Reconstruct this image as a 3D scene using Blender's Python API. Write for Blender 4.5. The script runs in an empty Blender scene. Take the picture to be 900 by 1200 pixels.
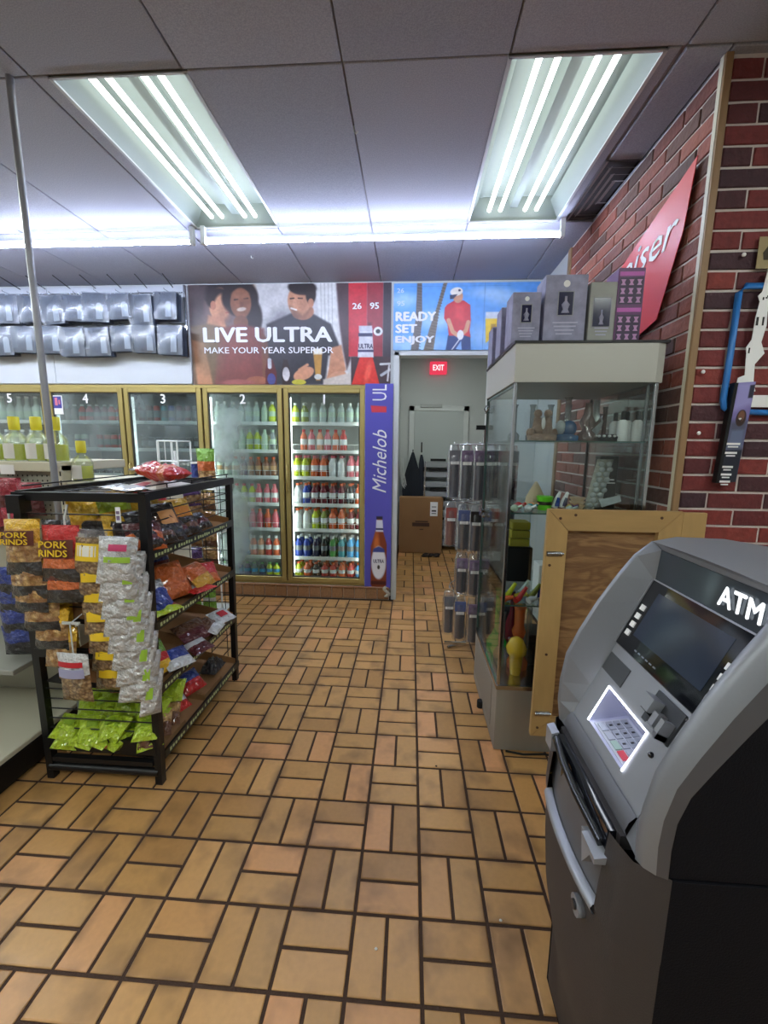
import bpy, math, random
import numpy as np
from mathutils import Vector, Matrix
scene = bpy.context.scene
COL = scene.collection
rnd = random.Random(7)

# ------------------------------------------------------------------ camera
cd = bpy.data.cameras.new('camera'); cam = bpy.data.objects.new('camera', cd); COL.objects.link(cam)
_p, _y, _r = 1.56284404e-01, -6.25914582e-02, 1.10169594e-02
_f = Vector((math.sin(_y)*math.cos(_p), math.cos(_y)*math.cos(_p), -math.sin(_p)))
_rt = Vector((math.cos(_y), -math.sin(_y), 0)); _up = _rt.cross(_f)
_r2 = _rt*math.cos(_r) + _up*math.sin(_r); _u2 = -_rt*math.sin(_r) + _up*math.cos(_r)
cam.matrix_world = Matrix(((_r2.x, _u2.x, -_f.x, -0.0595), (_r2.y, _u2.y, -_f.y, -1.0695), (_r2.z, _u2.z, -_f.z, 1.4327), (0, 0, 0, 1)))
cd.sensor_fit = 'HORIZONTAL'; cd.sensor_width = 36; cd.lens = 484.73/900*36; cd.clip_start = 0.02
scene.camera = cam
# ------------------------------------------------------------------ world and exposure
wd = bpy.data.worlds.new('world'); scene.world = wd; wd.use_nodes = True
wd.node_tree.nodes['Background'].inputs[0].default_value = (0.75, 0.85, 1, 1)
wd.node_tree.nodes['Background'].inputs[1].default_value = 0.10
scene.view_settings.view_transform = 'Standard'; scene.view_settings.look = 'None'
scene.view_settings.gamma = 1; scene.view_settings.exposure = 0.72
TUBE = 4.0; TUBE_BOOST = 38.0; STRIP = 62.0; COOLER_LED = (7.0, 5.5, 1.6, 1.6, 2.4)

# ------------------------------------------------------------------ materials
def S(r, g, b):
    f = lambda c: (c/255/12.92) if c/255 <= 0.04045 else ((c/255+0.055)/1.055)**2.4
    return (f(r), f(g), f(b), 1)
_M = {}
def mat(name, c, rough=0.5, metal=0.0, bump=0.0, bscale=60, var=0.0, vscale=8, emis=None, es=0, coat=0, rand=0, stretch=None, spec=None, alpha=None, bdist=.01):
    if name in _M: return _M[name]
    m = bpy.data.materials.new(name); _M[name] = m; m.use_nodes = True
    nt = m.node_tree; b = nt.nodes['Principled BSDF']; L = nt.links.new
    b.inputs['Base Color'].default_value = c; b.inputs['Roughness'].default_value = rough; b.inputs['Metallic'].default_value = metal
    m.diffuse_color = c
    if spec is not None: b.inputs['Specular IOR Level'].default_value = spec
    if coat: b.inputs['Coat Weight'].default_value = coat; b.inputs['Coat Roughness'].default_value = 0.08
    if alpha is not None: b.inputs['Alpha'].default_value = alpha
    if emis: b.inputs['Emission Color'].default_value = emis; b.inputs['Emission Strength'].default_value = es
    if bump or var or rand:
        tc = nt.nodes.new('ShaderNodeTexCoord'); mp = nt.nodes.new('ShaderNodeMapping'); L(tc.outputs['Object'], mp.inputs[0])
        if stretch: mp.inputs['Scale'].default_value = stretch
    if bump:
        n = nt.nodes.new('ShaderNodeTexNoise'); n.inputs['Scale'].default_value = bscale; n.inputs['Detail'].default_value = 4; L(mp.outputs[0], n.inputs[0])
        bp = nt.nodes.new('ShaderNodeBump'); bp.inputs['Strength'].default_value = bump; bp.inputs['Distance'].default_value = bdist
        L(n.outputs[0], bp.inputs['Height']); L(bp.outputs[0], b.inputs['Normal'])
    if var or rand:
        h = nt.nodes.new('ShaderNodeHueSaturation'); h.inputs['Color'].default_value = c
        v = nt.nodes.new('ShaderNodeMath'); v.operation = 'MULTIPLY_ADD'; v.inputs[1].default_value = var*2; v.inputs[2].default_value = 1-var
        n2 = nt.nodes.new('ShaderNodeTexNoise'); n2.inputs['Scale'].default_value = vscale; n2.inputs['Detail'].default_value = 3; L(mp.outputs[0], n2.inputs[0]); L(n2.outputs[0], v.inputs[0])
        if rand:
            oi = nt.nodes.new('ShaderNodeObjectInfo'); w = nt.nodes.new('ShaderNodeMath'); w.operation = 'MULTIPLY_ADD'; w.inputs[1].default_value = rand*2; w.inputs[2].default_value = 1-rand
            L(oi.outputs['Random'], w.inputs[0]); z = nt.nodes.new('ShaderNodeMath'); z.operation = 'MULTIPLY'; L(v.outputs[0], z.inputs[0]); L(w.outputs[0], z.inputs[1]); L(z.outputs[0], h.inputs['Value'])
        else: L(v.outputs[0], h.inputs['Value'])
        L(h.outputs[0], b.inputs['Base Color'])
    return m
def emit(name, c, s):
    if name in _M: return _M[name]
    m = bpy.data.materials.new(name); _M[name] = m; m.use_nodes = True; nt = m.node_tree
    nt.nodes.remove(nt.nodes['Principled BSDF']); e = nt.nodes.new('ShaderNodeEmission'); e.inputs[0].default_value = c; e.inputs[1].default_value = s
    nt.links.new(e.outputs[0], nt.nodes['Material Output'].inputs[0]); m.diffuse_color = c
    return m
def film(name, tint, gloss=0.08, rough=0.02, body=0.0, bcol=(0.8, 0.9, 0.9, 1), fog=None):
    """thin glass or clear plastic: lets light through, adds a gloss, and a little body colour (fog = noise-shaped condensation and painted reflection haze)"""
    if name in _M: return _M[name]
    m = bpy.data.materials.new(name); _M[name] = m; m.use_nodes = True; nt = m.node_tree; L = nt.links.new
    nt.nodes.remove(nt.nodes['Principled BSDF'])
    t = nt.nodes.new('ShaderNodeBsdfTransparent'); t.inputs[0].default_value = tint
    g = nt.nodes.new('ShaderNodeBsdfGlossy'); g.inputs['Roughness'].default_value = rough
    fr = nt.nodes.new('ShaderNodeFresnel'); fr.inputs[0].default_value = 1.45
    ad = nt.nodes.new('ShaderNodeMath'); ad.operation = 'ADD'; ad.inputs[1].default_value = gloss; ad.use_clamp = True; fm = nt.nodes.new('ShaderNodeMath'); fm.operation = 'MULTIPLY'; fm.inputs[1].default_value = .45; L(fr.outputs[0], fm.inputs[0]); L(fm.outputs[0], ad.inputs[0])
    base = t.outputs[0]
    if body or fog:
        d = nt.nodes.new('ShaderNodeBsdfDiffuse'); d.inputs[0].default_value = bcol
        tr = nt.nodes.new('ShaderNodeBsdfTranslucent'); tr.inputs[0].default_value = bcol
        dm = nt.nodes.new('ShaderNodeMixShader'); L(d.outputs[0], dm.inputs[1]); L(tr.outputs[0], dm.inputs[2])
        x = nt.nodes.new('ShaderNodeMixShader'); L(t.outputs[0], x.inputs[1]); L(dm.outputs[0], x.inputs[2]); x.inputs[0].default_value = body
        if fog:
            tc = nt.nodes.new('ShaderNodeTexCoord'); n = nt.nodes.new('ShaderNodeTexNoise'); n.inputs['Scale'].default_value = 3.2; n.inputs['Detail'].default_value = 6
            sp = nt.nodes.new('ShaderNodeSeparateXYZ'); L(tc.outputs['Object'], sp.inputs[0]); L(tc.outputs['Object'], n.inputs[0])
            r = nt.nodes.new('ShaderNodeMath'); r.operation = 'MULTIPLY_ADD'; r.inputs[1].default_value = -fog[0]; r.inputs[2].default_value = fog[1]; L(sp.outputs[0], r.inputs[0])
            s2 = nt.nodes.new('ShaderNodeMath'); s2.operation = 'MULTIPLY'; s2.use_clamp = True; L(r.outputs[0], s2.inputs[0])
            mr = nt.nodes.new('ShaderNodeMapRange'); mr.inputs[1].default_value = .35; mr.inputs[2].default_value = .6; L(n.outputs[0], mr.inputs[0]); L(mr.outputs[0], s2.inputs[1]); L(s2.outputs[0], x.inputs[0])
        base = x.outputs[0]
    mx = nt.nodes.new('ShaderNodeMixShader'); L(ad.outputs[0], mx.inputs[0]); L(base, mx.inputs[1]); L(g.outputs[0], mx.inputs[2])
    L(mx.outputs[0], nt.nodes['Material Output'].inputs[0]); m.diffuse_color = (.7, .8, .8, .3)
    return m
def ramp_mat(name, stops, rough, bump=0.4, bscale=40, island=False, smudge=None, const=True, bdist=0.01, vr=.16):
    """colour picked per object (or per loose piece) from a ramp, with fine noise"""
    m = bpy.data.materials.new(name); _M[name] = m; m.use_nodes = True; nt = m.node_tree; L = nt.links.new; b = nt.nodes['Principled BSDF']
    b.inputs['Roughness'].default_value = rough
    src = nt.nodes.new('ShaderNodeNewGeometry').outputs['Random Per Island'] if island else nt.nodes.new('ShaderNodeObjectInfo').outputs['Random']
    cr = nt.nodes.new('ShaderNodeValToRGB'); cr.color_ramp.interpolation = 'CONSTANT' if const else 'LINEAR'
    el = cr.color_ramp.elements
    while len(el) < len(stops): el.new(0.5)
    for i, c in enumerate(stops): el[i].position = i/len(stops); el[i].color = c
    L(src, cr.inputs[0])
    ge = nt.nodes.new('ShaderNodeNewGeometry')
    n = nt.nodes.new('ShaderNodeTexNoise'); n.inputs['Scale'].default_value = bscale; n.inputs['Detail'].default_value = 5; L(ge.outputs['Position'], n.inputs[0])
    bp = nt.nodes.new('ShaderNodeBump'); bp.inputs['Strength'].default_value = bump; bp.inputs['Distance'].default_value = bdist; L(n.outputs[0], bp.inputs['Height']); L(bp.outputs[0], b.inputs['Normal'])
    h = nt.nodes.new('ShaderNodeHueSaturation'); L(cr.outputs[0], h.inputs['Color'])
    mr = nt.nodes.new('ShaderNodeMapRange'); mr.inputs[1].default_value = .3; mr.inputs[2].default_value = .7; mr.inputs[3].default_value = 1-vr; mr.inputs[4].default_value = 1+vr; L(n.outputs[0], mr.inputs[0]); L(mr.outputs[0], h.inputs['Value'])
    out = h.outputs[0]
    if smudge:
        n2 = nt.nodes.new('ShaderNodeTexNoise'); n2.inputs['Scale'].default_value = 5.5; n2.inputs['Detail'].default_value = 3; L(ge.outputs['Position'], n2.inputs[0])
        m2 = nt.nodes.new('ShaderNodeMapRange'); m2.inputs[1].default_value = .52; m2.inputs[2].default_value = .78; m2.inputs[3].default_value = 0; m2.inputs[4].default_value = .75; L(n2.outputs[0], m2.inputs[0])
        sv = nt.nodes.new('ShaderNodeSeparateXYZ'); L(ge.outputs['Position'], sv.inputs[0]); es = []
        for ax in (0, 1):
            k1 = nt.nodes.new('ShaderNodeMath'); k1.operation = 'MULTIPLY'; k1.inputs[1].default_value = 1/.2032; L(sv.outputs[ax], k1.inputs[0])
            k2 = nt.nodes.new('ShaderNodeMath'); k2.operation = 'PINGPONG'; k2.inputs[1].default_value = .5; L(k1.outputs[0], k2.inputs[0]); es.append(k2)
        mn = nt.nodes.new('ShaderNodeMath'); mn.operation = 'MINIMUM'; L(es[0].outputs[0], mn.inputs[0]); L(es[1].outputs[0], mn.inputs[1])
        me_ = nt.nodes.new('ShaderNodeMapRange'); me_.inputs[1].default_value = 0; me_.inputs[2].default_value = .17; me_.inputs[3].default_value = .8; me_.inputs[4].default_value = 0; L(mn.outputs[0], me_.inputs[0])
        n3 = nt.nodes.new('ShaderNodeTexNoise'); n3.inputs['Scale'].default_value = 7; n3.inputs['Detail'].default_value = 2; L(ge.outputs['Position'], n3.inputs[0])
        m3 = nt.nodes.new('ShaderNodeMapRange'); m3.inputs[1].default_value = .46; m3.inputs[2].default_value = .62; L(n3.outputs[0], m3.inputs[0])
        pr3 = nt.nodes.new('ShaderNodeMath'); pr3.operation = 'MULTIPLY'; L(me_.outputs[0], pr3.inputs[0]); L(m3.outputs[0], pr3.inputs[1])
        mxx = nt.nodes.new('ShaderNodeMath'); mxx.operation = 'MAXIMUM'; L(pr3.outputs[0], mxx.inputs[0]); L(m2.outputs[0], mxx.inputs[1])
        mi = nt.nodes.new('ShaderNodeMix'); mi.data_type = 'RGBA'; L(mxx.outputs[0], mi.inputs[0]); L(out, mi.inputs[6]); mi.inputs[7].default_value = smudge; out = mi.outputs[2]
    L(out, b.inputs['Base Color'])
    return m
def vcol_mat(name, rough=0.4):
    m = bpy.data.materials.new(name); _M[name] = m; m.use_nodes = True; nt = m.node_tree; b = nt.nodes['Principled BSDF']
    a = nt.nodes.new('ShaderNodeVertexColor'); a.layer_name = 'print'; nt.links.new(a.outputs[0], b.inputs['Base Color']); b.inputs['Roughness'].default_value = rough
    return m

# ------------------------------------------------------------------ object helpers
WL = {}                                   # world position of every built object at build time
def reg(o, loc): WL[o.name] = Vector(loc)
def put(o, label, cat, group=None, kind=None):
    if label: o['label'] = label
    if cat: o['category'] = cat
    if group: o['group'] = group
    if kind: o['kind'] = kind
    return o
def thing(name, label, cat, loc=(0, 0, 0), group=None, kind=None):
    o = bpy.data.objects.new(name, None); COL.objects.link(o); o.location = loc; o.empty_display_size = 0.05
    reg(o, loc); return put(o, label, cat, group, kind)
def link(name, me, parent=None, loc=None):
    o = bpy.data.objects.new(name, me); COL.objects.link(o)
    if parent is not None: o.parent = parent
    if loc is not None: o.location = loc
    return o
class MB:
    def __init__(s): s.v = []; s.f = []; s.m = []; s.cur = 0; s.sm = []
        
    def use(s, i): s.cur = i; return s
    def add(s, vs, fs, smooth=False):
        n = len(s.v); s.v += [tuple(p) for p in vs]
        for f in fs: s.f.append(tuple(i+n for i in f)); s.m.append(s.cur); s.sm.append(smooth)
        return s
    def box(s, x0, x1, y0, y1, z0, z1):
        return s.add([(x0,y0,z0),(x1,y0,z0),(x1,y1,z0),(x0,y1,z0),(x0,y0,z1),(x1,y0,z1),(x1,y1,z1),(x0,y1,z1)],
                     [(0,3,2,1),(4,5,6,7),(0,1,5,4),(1,2,6,5),(2,3,7,6),(3,0,4,7)])
    def bbox(s, x0, x1, y0, y1, z0, z1, b=0.003):
        """box with chamfered edges"""
        vs = []; 
        for z, i in ((z0, b), (z0+b, 0), (z1-b, 0), (z1, b)):
            c = b
            vs += [(x0+i+c, y0+i, z), (x1-i-c, y0+i, z), (x1-i, y0+i+c, z), (x1-i, y1-i-c, z), (x1-i-c, y1-i, z), (x0+i+c, y1-i, z), (x0+i, y1-i-c, z), (x0+i, y0+i+c, z)]
        fs = [tuple(range(7, -1, -1)), tuple(range(24, 32))]
        for k in range(3):
            for j in range(8): fs.append((k*8+j, k*8+(j+1) % 8, k*8+8+(j+1) % 8, k*8+8+j))
        return s.add(vs, fs)
    def prism(s, pts, a0, a1, axis='z'):
        """pts 2D polygon extruded along axis; (x,y) for z, (x,z) for y, (y,z) for x"""
        mk = {'z': lambda p, a: (p[0], p[1], a), 'y': lambda p, a: (p[0], a, p[1]), 'x': lambda p, a: (a, p[0], p[1])}[axis]
        n = len(pts); vs = [mk(p, a0) for p in pts] + [mk(p, a1) for p in pts]
        fs = [tuple(range(n-1, -1, -1)), tuple(range(n, 2*n))] + [(i, (i+1) % n, n+(i+1) % n, n+i) for i in range(n)]
        return s.add(vs, fs)
    def tube(s, pts, r, seg=6, cap=True):
        pts = [Vector(p) for p in pts]; vs = []; n = len(pts)
        for i, p in enumerate(pts):
            d = (pts[min(i+1, n-1)]-pts[max(i-1, 0)]).normalized()
            a = Vector((0, 0, 1)) if abs(d.z) < .9 else Vector((1, 0, 0))
            u = d.cross(a).normalized(); w = d.cross(u)
            rr = r[i] if isinstance(r, (list, tuple)) else r
            vs += [tuple(p+u*rr*math.cos(2*math.pi*j/seg)+w*rr*math.sin(2*math.pi*j/seg)) for j in range(seg)]
        fs = [(i*seg+j, i*seg+(j+1) % seg, (i+1)*seg+(j+1) % seg, (i+1)*seg+j) for i in range(n-1) for j in range(seg)]
        s.add(vs, fs, True)
        if cap: s.add(vs[:seg], [tuple(range(seg))]); s.add(vs[-seg:], [tuple(range(seg-1, -1, -1))])
        return s
    def lathe(s, prof, c=(0, 0, 0), seg=12, axis='z', cap=True):
        vs = []
        for r, h in prof:
            for j in range(seg):
                a = 2*math.pi*j/seg; x, y = r*math.cos(a), r*math.sin(a)
                vs.append((c[0]+x, c[1]+y, c[2]+h) if axis == 'z' else ((c[0]+x, c[1]+h, c[2]+y) if axis == 'y' else (c[0]+h, c[1]+x, c[2]+y)))
        n = len(prof)
        fs = [(i*seg+j, i*seg+(j+1) % seg, (i+1)*seg+(j+1) % seg, (i+1)*seg+j) for i in range(n-1) for j in range(seg)]
        s.add(vs, fs, True)
        if cap: s.add(vs[:seg], [tuple(range(seg-1, -1, -1))]); s.add(vs[-seg:], [tuple(range(seg))])
        return s
    def grid(s, P, smooth=True, flip=False):
        """P[i][j] points"""
        n, k = len(P), len(P[0]); vs = [p for row in P for p in row]
        fs = [((i*k+j, i*k+j+1, (i+1)*k+j+1, (i+1)*k+j) if not flip else (i*k+j, (i+1)*k+j, (i+1)*k+j+1, i*k+j+1)) for i in range(n-1) for j in range(k-1)]
        return s.add(vs, fs, smooth)
    def ball(s, c, rx, ry=None, rz=None, seg=10, rings=6):
        ry = ry or rx; rz = rz or rx; vs = []
        for i in range(rings+1):
            t = math.pi*i/rings
            for j in range(seg): a = 2*math.pi*j/seg; vs.append((c[0]+rx*math.sin(t)*math.cos(a), c[1]+ry*math.sin(t)*math.sin(a), c[2]+rz*math.cos(t)))
        return s.add(vs, [(i*seg+j, (i+1)*seg+j, (i+1)*seg+(j+1) % seg, i*seg+(j+1) % seg) for i in range(rings) for j in range(seg)], True)
    def mesh(s, name, mats, off=(0, 0, 0)):
        me = bpy.data.meshes.new(name)
        me.from_pydata([(v[0]-off[0], v[1]-off[1], v[2]-off[2]) for v in s.v], [], s.f)
        for m in (mats if isinstance(mats, (list, tuple)) else [mats]): me.materials.append(m)
        me.polygons.foreach_set('material_index', s.m); me.polygons.foreach_set('use_smooth', s.sm); me.update()
        return me
    def build(s, name, mats, parent=None, loc=None):
        """verts are world coordinates; the object sits at its parent's place (or at loc)"""
        base = Vector(loc) if loc is not None else (WL[parent.name] if parent is not None else Vector((0, 0, 0)))
        me = s.mesh(name, mats, base); o = link(name, me, parent)
        o.location = base-(WL[parent.name] if parent is not None else Vector((0, 0, 0)))
        reg(o, base); return o
def dup(o, loc=None, rot=None, parent=None, label=None, group=None):
    c = o.copy(); COL.objects.link(c); c.parent = parent
    if loc is not None: c.location = loc
    if rot is not None: c.rotation_euler = rot
    if label: c['label'] = label
    if group: c['group'] = group
    for ch in list(o.children): dup(ch, parent=c)
    return c
def struct(name, mb, mats):
    return put(mb.build(name, mats), None, None, None, 'structure')
def text(name, body, c, right, up, w, h, m, parent=None, bold=0.0, shear=0.0, depth=0.001, spacing=1.0):
    """lettering as thin mesh, centred at c, fitted to w x h"""
    cu = bpy.data.curves.new('t', 'FONT'); cu.body = body; cu.align_x = 'CENTER'; cu.align_y = 'CENTER'; cu.shear = shear; cu.extrude = 0; cu.resolution_u = 2; cu.space_character = spacing
    ob = bpy.data.objects.new('t', cu); COL.objects.link(ob)
    dg = bpy.context.evaluated_depsgraph_get(); me = bpy.data.meshes.new_from_object(ob.evaluated_get(dg)); bpy.data.objects.remove(ob); bpy.data.curves.remove(cu)
    n = len(me.vertices); co = np.empty(n*3); me.vertices.foreach_get('co', co); co = co.reshape(-1, 3)
    lo, hi = co.min(0), co.max(0); co -= (lo+hi)/2
    if bold:                       # heavier strokes: the same flat letters again, a hair to each side
        v0 = [tuple(p) for p in co]; f0 = [tuple(p.vertices) for p in me.polygons]; vs, fs = [], []
        for q, (dx, dy) in enumerate(((0, 0), (bold, 0), (-bold, 0), (0, bold*.7), (0, -bold*.7))): fs += [tuple(i+q*n for i in f) for f in f0]; vs += [(p[0]+dx, p[1]+dy, p[2]) for p in v0]
        me = bpy.data.meshes.new('t'); me.from_pydata(vs, [], fs); co = np.array(vs); lo, hi = co.min(0), co.max(0)
    sx = w/(hi[0]-lo[0]) if w else None; sy = h/(hi[1]-lo[1]) if h else None
    sx = sx or sy; sy = sy or sx
    R = Vector(right).normalized(); U = Vector(up).normalized(); N = R.cross(U); base = WL[parent.name] if parent is not None else Vector((0, 0, 0))
    C = Vector(c)
    P = np.outer(co[:, 0]*sx, R)+np.outer(co[:, 1]*sy, U)+np.array(C+N*depth)-np.array(base)
    if bold: P = P+np.outer(np.repeat(np.arange(5), n)*.00025, N)
    me.vertices.foreach_set('co', P.ravel()); me.materials.clear(); me.materials.append(m); me.update(); me.name = name
    o = link(name, me, parent); reg(o, base); return o
ORD = ['first', 'second', 'third', 'fourth', 'fifth', 'sixth', 'seventh', 'eighth', 'ninth', 'tenth', 'eleventh', 'twelfth']

# ------------------------------------------------------------------ printed surfaces (flat posters): colour per vertex
class Art:
    def __init__(s, x0, x1, y0, y1, W, H, bg):
        s.X, s.Y = np.meshgrid(np.linspace(x0, x1, W), np.linspace(y0, y1, H)); s.W, s.H = W, H
        s.C = np.ones((H, W, 3))*np.array(bg, float)
    def mix(s, a, col): s.C = s.C*(1-a[..., None])+np.array(col, float)*a[..., None]
    def ell(s, cx, cy, rx, ry, col, ang=0, soft=.12, op=1):
        a = math.radians(ang); dx, dy = s.X-cx, s.Y-cy; u = (dx*math.cos(a)+dy*math.sin(a))/rx; v = (-dx*math.sin(a)+dy*math.cos(a))/ry
        d = np.sqrt(u*u+v*v); s.mix(np.clip((1+soft/2-d)/soft, 0, 1)*op, col)
    def poly(s, pts, col, soft=3, op=1):
        ins = np.zeros(s.X.shape, bool); dist = np.full(s.X.shape, 1e9); n = len(pts)
        for i in range(n):
            (x1, y1), (x2, y2) = pts[i], pts[(i+1) % n]
            c = ((y1 > s.Y) != (y2 > s.Y)); ins ^= c & (s.X < (x2-x1)*(s.Y-y1)/((y2-y1) or 1e-9)+x1)
            L2 = (x2-x1)**2+(y2-y1)**2 or 1e-9; t = np.clip(((s.X-x1)*(x2-x1)+(s.Y-y1)*(y2-y1))/L2, 0, 1)
            dist = np.minimum(dist, np.hypot(s.X-x1-t*(x2-x1), s.Y-y1-t*(y2-y1)))
        sd = np.where(ins, dist, -dist); s.mix(np.clip(sd/soft+.5, 0, 1)*op, col)
    def line(s, pts, w, col, soft=2, op=1):
        d = np.full(s.X.shape, 1e9)
        for (x1, y1), (x2, y2) in zip(pts, pts[1:]):
            L2 = (x2-x1)**2+(y2-y1)**2; t = np.clip(((s.X-x1)*(x2-x1)+(s.Y-y1)*(y2-y1))/L2, 0, 1); d = np.minimum(d, np.hypot(s.X-x1-t*(x2-x1), s.Y-y1-t*(y2-y1)))
        s.mix(np.clip((w/2-d)/soft+.5, 0, 1)*op, col)
    def noise(s, amp, seed, cell=6):
        r = np.random.RandomState(seed); g = r.rand(s.H//cell+2, s.W//cell+2)-.5
        yi = np.arange(s.H)/cell; xi = np.arange(s.W)/cell; y0 = yi.astype(int); x0 = xi.astype(int); fy = (yi-y0)[:, None]; fx = (xi-x0)[None]
        v = g[y0][:, x0]*(1-fy)*(1-fx)+g[y0+1][:, x0]*fy*(1-fx)+g[y0][:, x0+1]*(1-fy)*fx+g[y0+1][:, x0+1]*fy*fx
        s.C = s.C*(1+amp*v[..., None]*2)
    def sheet(s, name, origin, right, down, w, h, m, parent=None, thick=0.002):
        """flat sheet: origin = top left corner in world"""
        O, R, D = Vector(origin), Vector(right), Vector(down); base = WL[parent.name] if parent is not None else Vector((0, 0, 0))
        N = D.cross(R)
        u = np.linspace(0, w, s.W); v = np.linspace(0, h, s.H); U, V = np.meshgrid(u, v)
        P = (np.array(O-base)+U[..., None]*np.array(R)+V[..., None]*np.array(D)).reshape(-1, 3)
        idx = np.arange(s.W*s.H).reshape(s.H, s.W); q = np.stack([idx[:-1, :-1], idx[1:, :-1], idx[1:, 1:], idx[:-1, 1:]], -1).reshape(-1, 4)
        corners = [P[idx[0, 0]], P[idx[0, -1]], P[idx[-1, -1]], P[idx[-1, 0]]]; back = [tuple(c-np.array(N)*thick) for c in corners]
        n = len(P); k = [idx[0, 0], idx[0, -1], idx[-1, -1], idx[-1, 0]]
        fs = [tuple(map(int, f)) for f in q]+[(n, n+1, n+2, n+3)]+[(int(k[i]), int(k[(i+1) % 4]), n+(i+1) % 4, n+i) for i in range(4)]
        me = bpy.data.meshes.new(name); me.from_pydata([tuple(p) for p in P]+back, [], fs); me.materials.append(m)
        lin = np.clip(s.C/255, 0, 1); lin = np.where(lin <= .04045, lin/12.92, ((lin+.055)/1.055)**2.4).reshape(-1, 3)
        ca = me.color_attributes.new('print', 'FLOAT_COLOR', 'POINT'); full = np.ones((n+4, 4)); full[:n, :3] = lin; full[n:, :3] = .5; ca.data.foreach_set('color', full.ravel())
        me.update(); o = link(name, me, parent); reg(o, base); return o
# ------------------------------------------------------------------ common materials
M_white = mat('white_paint', S(196, 200, 198), .55, var=.05)
M_wall = mat('white_wall_paint', S(186, 190, 188), .7, var=.06, vscale=3)
M_black = mat('black_metal', S(22, 22, 24), .4, .3)
M_dark = mat('dark_void', S(14, 14, 15), .8)
M_chrome = mat('chrome', S(190, 192, 195), .22, 1.0)
M_brass = mat('brass_frame', S(176, 158, 98), .38, .55, var=.06, vscale=4)
M_brassd = mat('dark_brass_gap', S(70, 58, 40), .5, .4)
M_card = mat('cardboard', S(142, 104, 66), .85, var=.1, vscale=5)
M_cream = mat('cream_metal', S(205, 200, 178), .5)
M_txtw = mat('white_ink', S(235, 235, 235), .5)
M_txtk = mat('black_ink', S(20, 20, 22), .5)
M_grout = mat('dark_grout', S(62, 42, 30), .9, bump=.4, bscale=200)
M_mortar = mat('pale_mortar', S(206, 196, 190), .9, bump=.4, bscale=150)
M_wood = mat('stained_trim_wood', S(142, 112, 78), .55, var=.18, vscale=6, stretch=(12, 12, 1))

# ------------------------------------------------------------------ floor of basket-weave quarry tiles
T = 0.2032; G = 0.0056; TL = T/2-G
fl = MB().box(-6.2, 3.6, -4.2, 5.0, -.06, -.004); floor = struct('floor', fl, M_grout)
TC = [S(184, 139, 82), S(176, 132, 76), S(190, 144, 89), S(167, 126, 72), S(182, 135, 78), S(199, 142, 94), S(178, 136, 83), S(163, 120, 68)]
M_tile = ramp_mat('quarry_tile', TC, .42, .25, 60, smudge=S(96, 68, 40), const=False, bdist=.002, vr=.05)
M_tile2 = ramp_mat('quarry_tile_far', TC, .42, .25, 60, island=True, smudge=S(96, 68, 40), const=False, bdist=.002, vr=.05)
def tile_mb(mb, cx, cy, hx, hy):
    b = .003
    vs = [(cx-hx, cy-hy, -.006), (cx+hx, cy-hy, -.006), (cx+hx, cy+hy, -.006), (cx-hx, cy+hy, -.006), (cx-hx, cy-hy, -.0015), (cx+hx, cy-hy, -.0015), (cx+hx, cy+hy, -.0015), (cx-hx, cy+hy, -.0015),
          (cx-hx+b, cy-hy+b, 0), (cx+hx-b, cy-hy+b, 0), (cx+hx-b, cy+hy-b, 0), (cx-hx+b, cy+hy-b, 0)]
    fs = [(8, 9, 10, 11)]+[(i, (i+1) % 4, 4+(i+1) % 4, 4+i) for i in range(4)]+[(4+i, 4+(i+1) % 4, 8+(i+1) % 4, 8+i) for i in range(4)]
    mb.add(vs, fs)
tv = MB(); tile_mb(tv, 0, 0, T/4-G, TL); tile_v = tv.mesh('tile', M_tile)
th = MB(); tile_mb(th, 0, 0, TL, T/4-G); tile_h = th.mesh('tile', M_tile)
cinv = cam.matrix_world.inverted()
cand = []
for i in range(-30, 18):
    for j in range(-20, 24):
        for k in (-1, 1):
            vert = (i+j) % 2 == 0
            cx = (i+.5)*T+(k*T/4 if vert else 0); cy = (j+.5)*T+(0 if vert else k*T/4)
            if cy > 2.64 and (cx < -.22 or cx > 1.03): continue
            if cy > 4.9 or cx < -5.9: continue
            if cy > .68 and cx > 1.03: continue
            q = cinv @ Vector((cx, cy, 0)); vis = q.z < -.3 and abs(q.x/q.z) < 1.0 and abs(q.y/q.z) < 1.32
            hid = (cx < -1.72 and -1 < cy < 1.9) or (cx > .40 and cy < .05 and q.x/-q.z > .52)
            cand.append((q.z if vis and not hid else -50+q.z, cx, cy, vert))
cand.sort(key=lambda c: -c[0])
rest = MB()
for n, (d, cx, cy, vert) in enumerate(cand):
    if n < 300: link('tile', tile_v if vert else tile_h, floor, (cx, cy, 0))
    else: tile_mb(rest, cx, cy, T/4-G if vert else TL, TL if vert else T/4-G)
put(rest.build('tile_field', M_tile2, floor), None, None, None, 'stuff')

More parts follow.
